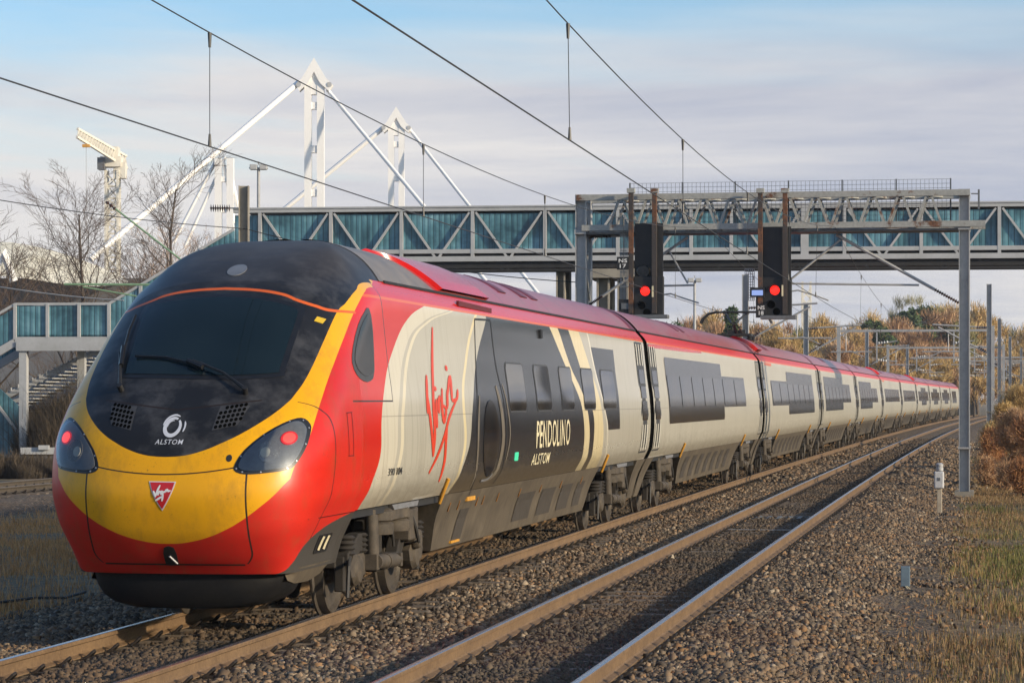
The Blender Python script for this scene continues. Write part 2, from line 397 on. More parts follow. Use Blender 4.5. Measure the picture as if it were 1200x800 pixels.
# panel gaps of the coupler hatch and the nose
hz=t.m('ADD',1.482,t.m('MULTIPLY',t.m('MULTIPLY',x,x),.15))
hx=t.m('SUBTRACT',.752,t.m('MULTIPLY',t.m('MULTIPLY',t.m('MAXIMUM',t.m('SUBTRACT',.78,z),0),t.m('MAXIMUM',t.m('SUBTRACT',.78,z),0)),4.5))
ln=t.m('MAXIMUM',t.AND(t.near(z,hz,.006),t.lt(x,.64)),t.AND(t.near(x,hx,.008),t.lt(z,1.51),t.gt(z,.66)))
ln=t.m('MAXIMUM',ln,t.AND(t.near(z,.652,.008),t.lt(x,.665)))
arc=t.fc(z,[(.6,-2.1),(1.2,-2.02),(1.6,-1.98),(1.9,-2.0),(2.05,-2.1),(2.15,-2.3)])
ln=t.m('MAXIMUM',ln,t.AND(t.near(s,arc,.012),t.lt(z,2.16),t.gt(x,1.05)))
ln=t.m('MAXIMUM',ln,t.AND(t.near(s,.46,.012),t.gt(z,2.13),t.gt(x,1.0)))
ln=t.m('MAXIMUM',ln,t.AND(t.near(z,2.14,.008),t.gt(s,-1.25),t.lt(s,.46),t.gt(x,1.0)))
ln=t.m('MAXIMUM',ln,t.AND(t.near(t.m('ADD',z,t.m('MULTIPLY',x,-.12)),2.06,.006),t.lt(x,.75)))
col=t.mx(t.AND(ln,t.lt(s,.6)),col,(.02,.012,.008))
fly=t.m('MULTIPLY',t.ramp(t.noise(55,3,.7),[(.62,0),(.70,1)]),t.ramp(t.noise(4,3,.6),[(.4,.1),(.7,1)]))
col=t.mx(t.AND(t.m('MULTIPLY',fly,.8),t.lt(s,-.9)),col,(.06,.035,.02))
smr=t.ramp(t.noise(3.2,5,.7,t.scalevec(1.6,1,.7)),[(.5,0),(.72,1)])
col=t.mx(t.AND(t.m('MULTIPLY',smr,.32),t.lt(s,-.6),t.m('SUBTRACT',1,blk)),col,(.16,.09,.03))
col=t.mx(t.AND(t.lt(s,-.6),t.lt(z,t.fc(s,[(-2.7,.5),(-2.5,.56),(-2.39,.66),(-2.12,.84),(-1.725,.95),(-1.2,1.02),(-.7,1.065)]))),col,(.055,.05,.044))
blkr=t.m('MULTIPLY',blk,t.m('ADD',.12,t.m('MULTIPLY',up,.22)))
nosebump=t.bump(t.noise(2.2,2,.5),.02,.02)
_sp=t.m('SUBTRACT',.36,t.m('MULTIPLY',blk,.06))
M['lead']=t.out(col,t.m('ADD',t.m('ADD',rough,blkr),t.m('MULTIPLY',t.lt(s,-.9),.12)),0,nosebump,Coat_Weight=.0,Coat_Roughness=.35,Specular_IOR_Level=_sp)
# trailing carriages
t=NT('carriage_side_livery');X=t.xyz();x=t.m('ABSOLUTE',X[0]);s=X[1];z=X[2]
col,grime,fine,big=side_common(t,x,s,z);col,rough=car_shade(t,z,s,col,grime,fine,.24);col=shoulder(t,z,col,fine)
M['side']=t.out(col,rough,0,t.bump(t.noise(1.6,2,.5),.025,.03),Specular_IOR_Level=.4)
t=NT('roof_red_dusty');X=t.xyz();f=t.noise(1.2,5,.65,t.scalevec(1,.5,1));g=t.noise(20,3,.6,t.scalevec(1,.08,1))
f=t.m('ADD',t.m('MULTIPLY',f,.65),t.m('MULTIPLY',g,.35))
seam=t.lt(t.m('ABSOLUTE',t.m('SUBTRACT',t.m('FRACT',t.m('DIVIDE',X[1],1.9)),.5)),.006)
col=t.mx(t.ramp(f,[(.36,.08),(.64,.62)]),(.34,.018,.018),(.25,.165,.15));col=t.mx(seam,col,(.06,.02,.02))
M['roof']=t.out(col,t.m('ADD',.22,t.m('MULTIPLY',f,.3)),Coat_Weight=.4,Coat_Roughness=.25)
M['roofgrey']=wear('roof_grey_dusty',(.20,.165,.13),(.10,.085,.07),2,.4)
M['fairing']=wear('red_fairing',(.50,.012,.014),(.40,.010,.012),3,.22)
M['ventred']=wear('dark_red_recess',(.12,.006,.006),(.08,.005,.005),4,.4)
t=NT('skirt_grime');X=t.xyz();f=t.noise(2.2,5,.65,t.scalevec(1,1,.6));g=t.noise(16,3,.6,t.scalevec(1,1,.15))
f=t.m('ADD',t.m('MULTIPLY',f,.6),t.m('MULTIPLY',g,.4))
M['skirt']=t.out(t.ramp(f,[(.35,(.062,.050,.036)),(.65,(.135,.110,.078))]),.6,0,t.bump(g,.1,.01))
M['vent']=wear('skirt_vent_mesh',(.06,.05,.04),(.035,.03,.024),9,.7)
t=NT('tinted_window_glass');f=t.noise(.6,2,.5)
M['glass']=t.out(t.ramp(t.noise(.9,3,.6),[(.35,(.008,.008,.009)),(.65,(.035,.027,.02))]),.13,0,None,IOR=1.45,Specular_IOR_Level=.22)
M['glassframe']=wear('window_frame_grey',(.05,.05,.052),(.035,.035,.036),9,.4)
t=NT('windscreen_glass');f=t.noise(1.2,3,.5);M['screen']=t.out(t.ramp(f,[(.3,(.004,.010,.014)),(.7,(.010,.019,.024))]),.05,0,None,IOR=1.4)
t=NT('lamp_cover');pr=t.n('ShaderNodeBsdfGlossy');pr.inputs[0].default_value=(.9,.92,.95,1);pr.inputs[1].default_value=.16
tr=t.n('ShaderNodeBsdfTransparent');tr.inputs[0].default_value=(.80,.83,.86,1);fr=t.n('ShaderNodeFresnel');fr.inputs[0].default_value=1.5
mxs=t.n('ShaderNodeMixShader');t.t.links.new(fr.outputs[0],mxs.inputs[0]);t.t.links.new(tr.outputs[0],mxs.inputs[1]);t.t.links.new(pr.outputs[0],mxs.inputs[2])
oo=t.n('ShaderNodeOutputMaterial');t.t.links.new(mxs.outputs[0],oo.inputs[0]);M['cover']=t.mat
M['lampbed']=wear('lamp_housing',(.17,.175,.185),(.11,.115,.125),5,.3)
M['reflector']=wear('lamp_reflector',(.30,.28,.25),(.2,.19,.18),9,.25,.5)
M['tail']=emit('red_tail_lamp',(1.,.07,.05),1.1);M['tailrim']=emit('red_tail_rim',(.55,.012,.012),.35);M['sigred']=emit('red_signal_aspect',(1.,.02,.012),1.5)
M['bulb']=wear('lamp_lens',(.55,.52,.44),(.45,.42,.36),9,.15)
M['green']=emit('green_door_light',(.05,.5,.28),.6)
M['sticker']=wear('yellow_sticker',(.60,.40,.02),(.5,.32,.02),9,.4)
M['swirl']=wear('silver_emblem',(.56,.58,.62),(.5,.5,.55),9,.35)
M['scriptw']=wear('white_script',(.7,.7,.7),(.65,.65,.65),9,.4)
M['badge']=wear('red_badge',(.50,.015,.02),(.42,.012,.016),7,.3)
M['damblack']=wear('dam_black',(.007,.007,.008),(.014,.013,.012),4,.6,Specular_IOR_Level=.2)
t=NT('near_window_glass');M['glassnear']=t.out(t.ramp(t.noise(1.3,4,.6),[(.35,(.006,.006,.007)),(.65,(.04,.034,.028))]),.04,0,None,IOR=1.4)
M['latch']=wear('dirty_orange_latch',(.30,.13,.03),(.14,.08,.04),9,.6)
M['panel']=wear('black_window_panel',(.022,.020,.018),(.03,.027,.024),3,.17,Specular_IOR_Level=.3)
M['barpale']=wear('pale_bar_silver',(.55,.53,.46),(.45,.43,.37),5,.35)
M['hole']=wear('black_rubber_matt',(.003,.003,.003),(.005,.005,.005),9,.95,Specular_IOR_Level=0.)
M['grilleplate']=wear('dusty_grille_plate',(.05,.05,.054),(.028,.028,.03),6,.6)
M['doortrim']=wear('door_trim_grey',(.16,.135,.10),(.10,.085,.065),4,.4)
M['orange2']=wear('orange_band',(.62,.10,.012),(.5,.08,.01),5,.3)
M['pant']=wear('pantograph_grey',(.05,.05,.05),(.03,.03,.03),9,.45,.3)
# ---- bogie prototype (origin at its pivot on rail level, local y along the train)
def bogie_part(mb,name,mat,par,**k):return mb.build(name,mat,par,**k)
def make_bogie(parent):
    b=bpy.data.objects.new('bogie',None);COL.objects.link(b);b.parent=parent;b.empty_display_size=.2
    for y in(-1.35,1.35):
        for sx in(-1,1):
            m=MB();pr=[(.08,-.075),(.43,-.075),(.475,-.055),(.475,-.035),(.445,-.02),(.438,.065),(.40,.07),(.375,.035),(.15,.02),(.14,.06),(.05,.07)]
            m.lathe([(r,tt*sx) for r,tt in pr],(.752*sx,y,.445),'x',32);w=m.build('wheel',M['wheel'],b,smooth=True)
        m=MB();m.cyl((-.7,y,.445),(.7,y,.445),.08);m.cyl((-.42,y,.445),(-.36,y,.445),.3,20);m.cyl((.36,y,.445),(.42,y,.445),.3,20);m.build('axle',M['bogiedk'],b,smooth=True)
    m=MB()
    for sx in(-1,1):
        X=sx*1.0
        m.prism([(-1.75,.62),(-1.3,.80),(-.75,.80),(-.45,.52),(.45,.52),(.75,.80),(1.3,.80),(1.75,.62),(1.75,.50),(1.2,.62),(.85,.62),(.5,.36),(-.5,.36),(-.85,.62),(-1.2,.62),(-1.75,.50)],X-.07,X+.07)
        for y in(-1,1):
            m.box((X,y*.62,.86),(.2,.5,.1))
            m.box((X-.02*sx,y*1.72,.42),(.1,.1,.35))
    m.box((0,0,.62),(1.9,.5,.2));m.box((0,.0,.86),(2.0,.7,.2))
    for y in(-1.75,1.75):m.box((0,y,.55),(1.9,.1,.14))
    m.build('bogie_frame',M['bogiedk'],b,bevel=.012)
    for sx in(-1,1):
        for y in(-1.35,1.35):
            m=MB();X=sx*1.0
            m.lathe([(.02,-.11),(.15,-.11),(.17,-.05),(.17,.05),(.13,.1),(.06,.12)],(X,y,.445),'x',18)
            m.prism([(y-.3,.38),(y+.3,.38),(y+.36,.5),(y+.22,.60),(y-.22,.60),(y-.36,.5)],X-.08,X+.08)
            m.build('axle_box',M['bogie'],b,smooth=True,angle=30)
            for yy in(y-.27,y+.27):
                m=MB()
                for k in range(4):m.lathe([(.085,-.025),(.115,0),(.085,.025)],(X,yy,.62+k*.052),'z',12)
                m.build('coil_spring',M['bogiedk'],b,smooth=True)
        for y in(-.38,.38):
            m=MB();m.lathe([(.19,.55),(.2,.58),(.2,.66),(.17,.68),(.2,.70),(.2,.79),(.16,.82)],(sx*1.02,y,.2),'z',16);m.build('air_spring',M['bogie'],b,smooth=True,angle=40)
        m=MB();m.cyl((sx*1.17,-1.0,.50),(sx*1.17,-.15,.47),.075);m.cyl((sx*1.17,-.15,.47),(sx*1.17,.1,.46),.045);m.box((sx*1.1,-1.02,.5),(.2,.1,.16));m.box((sx*1.1,.1,.46),(.2,.1,.14));m.cyl((sx*1.17,-.60,.484),(sx*1.17,-.56,.483),.085);m.build('yaw_damper',M['bogie'],b,smooth=True)
        m=MB();m.cyl((sx*1.14,-.98,.42),(sx*1.12,-.98,.98),.07);m.cyl((sx*1.12,-.98,.72),(sx*1.12,-.98,1.03),.05);m.build('vertical_damper',M['bogie'],b,smooth=True)
        m=MB();m.box((sx*1.08,.80,.80),(.2,.42,.34));m.box((sx*1.08,1.05,.78),(.16,.12,.4));m.lathe([(.03,-.07),(.1,-.07),(.12,0),(.1,.07),(.03,.07)],(sx*1.1,1.2,.62),'x',14);m.build('brake_unit',M['bogie'],b,bevel=.02)
        m=MB();m.box((sx*1.08,.15,.96),(.22,.8,.14));m.box((sx*1.08,.15,1.03),(.12,.5,.08));m.build('bolster',M['bogie'],b,bevel=.015)
        m=MB();m.prism([(-.35,1.055),(.95,1.055),(.88,1.0),(-.25,1.0)],sx*1.13-.05,sx*1.13+.07);m.build('bright_ledge',M['ledge'],b)
        for pts,rr in(([(sx*1.15,.75,.95),(sx*1.2,.82,.75),(sx*1.2,.95,.6),(sx*1.16,1.08,.62)],.018),([(sx*1.14,-.45,.95),(sx*1.2,-.35,.8),(sx*1.18,-.2,.62)],.015),([(sx*1.1,-1.9,.2),(sx*1.1,-1.85,.5),(sx*1.05,-1.6,.62)],.02)):m=MB();m.tube(pts,rr,6);m.build('brake_pipe',M['cable'],b,smooth=True)
    return b
ROWS_SIDE=[1.07+.04*k for k in range(58)]+[3.39]
ROWS_ROOF=[3.39,3.44,3.5,3.56,3.62,3.68,3.72,3.76,3.79,3.815,3.835,3.85,3.86,3.866,3.87]
def shell(rows,ys,name,mat,par,ends=True,close_bottom=False,inset=0):
    "both flanks (or the roof) lofted along y"
    m=MB()
    for sx in(1,-1):
        m.grid([[(sx*(lats(zz)-inset if zz<3.869 else 0.0),y,zz) for y in ys] for zz in rows])
    if close_bottom:
        a=lats(rows[0])-inset;m.add([(-a,ys[0],rows[0]),(a,ys[0],rows[0]),(a,ys[-1],rows[0]),(-a,ys[-1],rows[0])],[(0,1,2,3)])
    if ends:
        for y in(ys[0],ys[-1]):
            m.add([(sx*(lats(zz)-inset),y,zz) for zz in rows for sx in(-1,1)],[(2*i,2*i+1,2*i+3,2*i+2) for i in range(len(rows)-1)])
    bm=bmesh.new();me=bpy.data.meshes.new(name);me.from_pydata(m.v,[],m.f);bm.from_mesh(me);bmesh.ops.remove_doubles(bm,verts=bm.verts,dist=1e-4);bmesh.ops.recalc_face_normals(bm,faces=bm.faces);bm.to_mesh(me);bm.free()
    return link(name,me,mat,par,True,0,40)
def skirt(par,poly,name='skirt',vents=(),mat=None):
    "poly in (y,z), both flanks; laid on the body section, 40 mm thick"
    out=[]
    for sx in(1,-1):
        m=MB();n=8
        (ya0,za0),(ya1,za1),(yb1,zb1),(yb0,zb0)=poly   # front top, front bottom, rear bottom, rear top
        rows=[]
        for i in range(n+1):
            q=i/n;zf=za0+(za1-za0)*q;zr=zb0+(zb1-zb0)*q
            row=[]
            for j in range(7):
                w=j/6;yy=(ya0+(ya1-ya0)*q)*(1-w)+(yb0+(yb1-yb0)*q)*w;zz=zf*(1-w)+zr*w
                row.append((sx*(lats(zz)+.004),yy,zz))
            rows.append(row)
        bot=[(p[0]-sx*.10,p[1],p[2]-.03) for p in rows[-1]];bot2=[(p[0]-sx*.35,p[1],p[2]-.03) for p in rows[-1]]
        m.grid(rows+[bot,bot2])
        for e in(0,6):
            m.grid([[r[e] for r in rows],[(r[e][0]-sx*.3,r[e][1],r[e][2]) for r in rows]])
        o=m.build(name,mat or M['skirt'],par,smooth=True,angle=30)
        for(v0,v1,w0,w1,sl) in vents:
            mv=MB();mv.grid([[(sx*(lats(zz)+.012),yy+sl*(w1-zz),zz) for yy in(v0,v1)] for zz in(w1,(w0*.3+w1*.7),(w0*.7+w1*.3),w0)])
            mv.build('vent_panel',M['vent'],o)
        out.append(o)
    return out
def window(par,y0,z0,y1,z1,name='window',sides=(1,-1),mat=None,r=.07,off=.004,c=0.,frame=True):
    "glass laid flush in the flank: a dense strip per height, corners rounded"
    for sx in sides:
        def lay(a0,b0,a1,b1,o,rr):
            n=max(10,int((b1-b0)/.05));g=[]
            for k in range(n+1):
                zz=b0+(b1-b0)*k/n;e=min(zz-b0,b1-zz);ins=0 if e>=rr else (rr-math.sqrt(max(0,rr*rr-(rr-e)**2)))*1.6
                row=[]
                for q in range(7):
                    yy=a0+ins+(a1-a0-2*ins)*q/6;p=side_p(yy,zz,o,0.,True);row.append((p.x*sx,p.y-c,p.z))
                g.append(row)
            return MB().grid(g)
        if frame:lay(y0-.04,z0-.022,y1+.04,z1+.022,.0035,r*.8).build('window_frame',M['glassframe'],par,smooth=True)
        lay(y0,z0,y1,z1,off+.003,r*.6).build(name,mat or M['glass'],par,smooth=True)
def end_door(par,y):
    "corridor-end panel with pale bars and dark lights, both flanks"
    for sx in(1,-1):
        def fn(yy,zz,o):
            p=side_p(yy,zz,o,0.,True);return Vector((p.x*sx,p.y,p.z))
        o=patch(rrect(y-.5,1.2,y+.5,3.17,.05),fn,.004,8,sub=3).build('end_panel',M['glassframe'],par,smooth=True,angle=30)
        for k in(-.36,-.04,.28):
            for a_,b_,w_ in((1.25,1.7,.075),(2.75,3.13,.06)):m=MB();ribbon(m,[(y+k,a_),(y+k,b_)],w_,fn,.012,taper=False);m.build('pale_bar',M['barpale'],o)
        for z0,z1 in((1.78,2.12),(2.17,2.38),(2.43,2.68)):
            patch(rrect(y-.34,z0,y+.34,z1,.03),fn,.012,4,sub=2).build('dark_light',M['glass'],o)

def grab(par,y,sides=(1,)):
    for sx in sides:
        m=MB();m.tube([(sx*(lats(1.25)+.03),y,1.26),(sx*(lats(1.1)+.03),y+.03,1.1),(sx*(lats(.98)+.03),y+.08,.98)],.022,8)
        o=m.build('grab_pole',M['orange'],par,smooth=True)
def underframe(par,y0,y1):
    m=MB();m.box((0,(y0+y1)/2,.74),(1.5,y1-y0,.56));m.box((0,(y0+y1)/2,1.02),(2.3,y1-y0,.08));m.build('underframe',M['dark'],par)
def place_car(o,sc_):
    p=tp(sc_,0,0);a=tp(sc_-8,0);b=tp(sc_+8,0);o.location=p;o.rotation_euler=(0,0,-math.atan2(b.x-a.x,b.y-a.y))
TRAIN='carriages of the train'
# ---- leading carriage
L=thing('driving_carriage','leading carriage with yellow and red nose, black windscreen mask and dark side livery','train carriage',group=TRAIN)
place_car(L,SC)
def nose_grid(rows,send,ext):
    m=MB();U=[-1+2*k/72 for k in range(73)];g=[]
    for zz in rows:
        F,D,Lz=nF(zz),nD(zz),lats(zz) if zz<3.868 else .02
        row=[]
        mid=[]
        for u in U:
            a=abs(u)*PI/2;l=math.copysign(Lz*math.sin(a)**(2/NN),u);mid.append((l,F+D*(1-max(0,math.cos(a))**(2/NN))-SC,zz))
        ex=[(F+D)+(send-F-D)*k/ext for k in range(1,ext+1)]
        row=[(-Lz,e-SC,zz) for e in ex[::-1]]+mid+[(Lz,e-SC,zz) for e in ex];g.append(row)
    m.grid(g);return m
rows=[1.07]+[1.07+k*.04 for k in range(1,58)]+[3.39,3.43,3.47,3.51,3.55,3.59,3.63,3.67,3.7,3.73,3.755,3.78,3.8,3.815,3.83,3.842,3.852,3.86,3.866,3.87]
nose_grid(rows,1.9,6).build('cab_shell',M['lead'],L,smooth=True,angle=60)
mc=nose_grid([.56,.565,.58]+[.6+k*.0392 for k in range(13)],-.7,5)
mc.build('nose_cowl',M['lead'],L,smooth=True,angle=60)
# lower lip and grey side cowl
for sx in(1,-1):
    m=MB();g=[]
    for k in range(14):
        s=-2.25+k*1.55/13;zb=np.interp(s,[-2.45,-2.0,-1.5,-1.0,-.7],[.52,.44,.43,.48,.6])
        zt=.60;g.append([(sx*(side_l(s,zt)+.004 if s>-2.2 else side_l(-2.2,zt)-.02),s-SC,zt),(sx*(lats(.5)-.01 if s>-2.2 else lats(.5)-.08),s-SC,(zt+zb)/2),(sx*(lats(.42)-.03),s-SC,zb),(sx*.75,s-SC,zb)])
    m.grid(g);m.build('side_cowl',M['skirt'],L,smooth=True)
m=MB();m.grid([[(l,nose_s(l,.57)+d-SC,.565) for l in np.linspace(-1.0,1.0,25)] for d in(-.005,.9)]);m.build('nose_underside',M['dark'],L)
m=MB();g=[]
for zz,k,dd in((.60,.99,.06),(.52,.985,.06),(.44,.96,.07),(.36,.91,.09),(.295,.82,.12),(.262,.70,.15)):
    g.append([(math.copysign(.98*k*math.sin(abs(u)*PI/2)**(2/3.2),u),-2.62+dd+.75*(1-max(0,math.cos(u*PI/2))**(2/3.2))-SC,zz-(.03*(1-u*u))) for u in np.linspace(-1,1,41)])
g.append([(l*.7,y+.5,zz) for l,y,zz in g[-1]])
m.grid(g);m.build('air_dam',M['damblack'],L,smooth=True)
ys=[1.9-SC+k*(21.42-1.9)/16 for k in range(17)]
shell(ROWS_SIDE,[-.72-SC+.0,-.3-SC,1.9-SC][:0]+ys,'body',M['lead'],L,False,True)
m=MB();a=lats(1.07);m.add([(-a,-.7-SC,1.07),(a,-.7-SC,1.07),(a,1.9-SC,1.07),(-a,1.9-SC,1.07)],[(0,1,2,3)]);m.build('cab_floor',M['dark'],L)
shell(ROWS_ROOF,ys,'roof',M['roof'],L,False)
m=MB()     # dusty grey cab-roof panel with a slanted rear edge, 6 mm proud
m.grid([[(lats(zz)+.006,y-SC,zz+.004) for y in(1.0+.9*(zz-3.39),2.0+1.2*(3.87-zz),2.9+2.0*(3.87-zz)+.0)] for zz in ROWS_ROOF[:-1]])
m.grid([[(-lats(zz)-.006,y-SC,zz+.004) for y in(1.0+.9*(zz-3.39),2.0+1.2*(3.87-zz),2.9+2.0*(3.87-zz))] for zz in ROWS_ROOF[:-1]])
m.build('cab_roof_panel',M['roofgrey'],L,smooth=True)
def fair(par,y0,y1,sl,h=.05,mat='fairing',name='roof_fairing',z0=3.42,z1=3.845):
    for sx in(1,-1):
        m=MB();zs=np.linspace(z0,z1,9)
        g=[[(sx*(lats(zz)+h*k),y,zz+h*.5*k) for y,k in((y0+sl*(z1-zz),0),(y0+sl*(z1-zz)+.05,1),(y1+sl*(z1-zz)-.05,1),(y1+sl*(z1-zz),0))] for zz in zs]
        m.grid(g);o=m.build(name,M[mat],par,smooth=True,angle=50)
    return o
fair(L,3.2-SC,6.2-SC,2.2,.05)
for y in(8.6,10.3,11.2):fair(L,y-SC,y+.6-SC,1.2,.012,'ventred','roof_vent',3.60,3.82)
fair(L,20.7-SC,21.3-SC,.5,.012,'ventred','roof_band',3.40,3.862)
def gutter(par,y0,y1):
    for sx in(1,-1):m=MB();m.bar((sx*(lats(3.39)+.008),y0,3.392),(sx*(lats(3.39)+.008),y1,3.392),.022,.03);m.build('roof_gutter',M['black'],par)
gutter(L,1.2-SC,21.4-SC)
m=MB();m.bar((lats(3.27)+.01,4.6-SC,3.29),(lats(3.27)+.01,6.7-SC,3.27),.03,.06);m.build('door_drip_rail',M['ventred'],L)
# windscreen
GL=smoothpoly([(-.655,2.41),(-.675,2.6),(-.735,2.96),(-.73,3.03),(-.66,3.07),(-.42,3.115),(-.15,3.14),(.15,3.14),(.42,3.115),(.66,3.06),(.765,3.02),(.795,2.95),(.805,2.65),(.81,2.44),(.78,2.40),(.4,2.378),(-.1,2.385),(-.6,2.395)],2)
GK=[(p[0]*1.065+.0,2.76+(p[1]-2.76)*1.10) for p in GL]
g=patch(GK,nose_p,.004,10,sub=2).build('windscreen_surround',M['blackgloss'],L,smooth=True,angle=30)
patch(GL,nose_p,.009,10,sub=2).build('windscreen_glass',M['screen'],g,smooth=True,angle=30)
# wipers
for pts,bl in(([(.582,2.215),(.45,2.30),(.33,2.37),(.15,2.435),(0,2.485)],[(.12,2.42),(-.05,2.48),(-.28,2.53),(-.60,2.545)]),
              ([(-.62,2.24),(-.70,2.42),(-.775,2.56)],[(-.70,2.44),(-.76,2.62),(-.80,2.80),(-.81,2.95)])):
    m=MB();m.tube([nose_p(a,b,.05) for a,b in pts],[.022]+[.013]*(len(pts)-1),6);p=pts[0];m.cyl(nose_p(*p,0),nose_p(*p,.07),.028)
    w=m.build('wiper',M['black'],L,smooth=True)
    m=MB();m.tube([nose_p(a,b,.03) for a,b in bl],.013,6);m.tube([nose_p(a,b,.05) for a,b in bl[:2]],.024,6);m.build('wiper_blade',M['blackgloss'],w,smooth=True)
# headlights
HR=[(.641,1.522),(.648,1.585),(.711,1.699),(.847,1.839),(.982,1.938),(1.082,1.985),(1.141,1.978),(1.187,1.93),(1.203,1.87),(1.198,1.75),(1.165,1.636),(1.124,1.555),(1.08,1.520),(.944,1.497),(.786,1.483),(.698,1.49)]
for sx in(1,-1):
    P=smoothpoly([(a*sx,b) for a,b in HR],2)
    h=patch(P,nose_p,.005,6,sub=2).build('headlight',M['blackgloss'],L,smooth=True,angle=30)
    cx,cz=.96*sx,1.72
    Q=[(cx+(a-cx)*.88,cz+(b-cz)*.88) for a,b in P]
    patch(Q,nose_p,.009,6,sub=2).build('lamp_housing',M['lampbed'],h,smooth=True,angle=30)
    patch(ellipse(.915*sx,1.685,.088,.10),nose_p,.013,3,sub=1).build('lamp_reflector',M['reflector'],h,smooth=True)
    patch(ellipse(.885*sx,1.675,.04,.045),nose_p,.018,2,sub=1).build('lamp_lens',M['bulb'],h,smooth=True)
    tl=patch(ellipse(1.055*sx,1.80,.064,.060),nose_p,.016,3,sub=1).build('tail_lamp',M['tailrim'],h,smooth=True);patch(ellipse(1.055*sx,1.80,.048,.046),nose_p,.020,3,sub=1).build('tail_lamp_core',M['tail'],h,smooth=True)
    patch(Q,nose_p,.026,6,sub=2,edge=False).build('lamp_cover',M['cover'],h,smooth=True,angle=30)
    for k in range(0,len(P),3):
        a,b=P[k];a2,b2=cx+(a-cx)*.94,cz+(b-cz)*.94;m=MB();m.cyl(nose_p(a2,b2,.0),nose_p(a2,b2,.010),.008,8);m.build('lamp_bolt',M['ledge'],h)
# grilles
for sx in(1,-1):
    gp=patch([(.385*sx,1.875),(.60*sx,1.925),(.665*sx,2.10),(.40*sx,2.095)],nose_p,.0025,4,sub=3).build('nose_grille',M['grilleplate'],L,smooth=True,angle=30)
    m=MB()
    for i in range(6):
        for j in range(5):
            a=.42+.20*i/5+.02*j/4*0;b=1.905+.035*i/5+j*.042
            if i==0 and j==4 or (i==5 and j==0):continue
            patch(ellipse((a+.012*(j-2)*.3)*sx,b,.0165,.017,10),nose_p,.004,1,m,1,False)
    tag(m.build('grille_holes',M['hole'],gp),kind='stuff')
patch(ellipse(.587,1.628,.026,.032),nose_p,.003,2,sub=1).build('socket_cover',M['black'],L)
patch(ellipse(0,3.435,.095,.062),nose_p,.006,3,sub=1).build('roof_lamp',M['lampbed'],L,smooth=True)
o=patch([(-.07,.645),(.055,.645),(.06,.76),(.045,.815),(-.0,.83),(-.045,.815),(-.065,.76)],nose_p,.004,3,sub=2).build('coupler_slot',M['black'],L)
m=MB();m.bar(nose_p(-.01,.74,.012),nose_p(.045,.67,.012),.022,.012);m.build('coupler_pin',M['ledge'],o)
# shield badge with script, round emblem and lettering on the nose
Bd=smoothpoly([(-.125,1.42),(0,1.414),(.125,1.418),(.10,1.32),(.055,1.22),(-.005,1.155),(-.07,1.225),(-.108,1.32)],3)
Bd=[(-.128,1.42),(.125,1.417)]+[(.125-.13*q-.06*q*(1-q)*-1,1.417-.262*q) for q in(.2,.4,.6,.8,.95)]+[(-.005,1.155)]+[(-.128+.123*(1-q)-.0+.0-(-.06)*q*(1-q)*-1,1.42-.265*(1-q)) for q in(.05,.2,.4,.6,.8)]
o=patch(Bd,nose_p,.004,5,sub=2).build('shield_badge',M['swirl'],L)
patch([(-.002+(a+.002)*.90,1.33+(b-1.33)*.90) for a,b in Bd],nose_p,.007,5,sub=2).build('badge_field',M['badge'],o)
m=MB()
def bp(cx,cy):return ((150+cx/5.713-190.5)*.0078,1.418-(470+cy/5.713-563.8)*.0076)
for st in([(172,598),(180,618),(186,640)],[(186,640),(200,598),(218,560)],[(198,604),(204,628)],[(204,628),(212,604),(220,604)],[(238,600),(226,604),(226,620),(238,612),(238,600)],[(238,602),(236,640),(230,668)],[(230,668),(233,635),(185,664)][1:],[(248,598),(252,612)],[(258,588),(262,606)],[(258,600),(268,590),(274,600),(292,596)]):
    ribbon(m,[bp(*p) for p in st],.009,nose_p,.010,dense=3)
m.build('badge_script',M['scriptw'],o)
m=MB()
ribbon(m,[(.012+.070*math.cos(a),1.905+.078*math.sin(a)) for a in np.linspace(R(62),R(408),26)],.017,nose_p,.006,dense=2)
ribbon(m,[(.012+.092*math.cos(a),1.910+.10*math.sin(a)) for a in np.linspace(R(60),R(175),10)],.008,nose_p,.007,dense=2)
ribbon(m,[(.03+.098*math.cos(a),1.905+.105*math.sin(a)) for a in np.linspace(R(-25),R(28),6)],.008,nose_p,.006,dense=2)
ribbon(m,[(.008+.045*math.cos(a),1.91+.05*math.sin(a)) for a in np.linspace(R(80),R(190),8)],.006,nose_p,.008,dense=2)
m.build('round_emblem',M['swirl'],L)
text_mesh('ALSTOM',nose_p,-.118,1.748,.146,1.792,.006,'nose_lettering',M['swirl'],L,.004,.15,1.12)
patch([(.955,2.955),(1.03,2.93),(1.018,2.885),(.945,2.91)],nose_p,.004,2,sub=2).build('warning_sticker',M['sticker'],L)
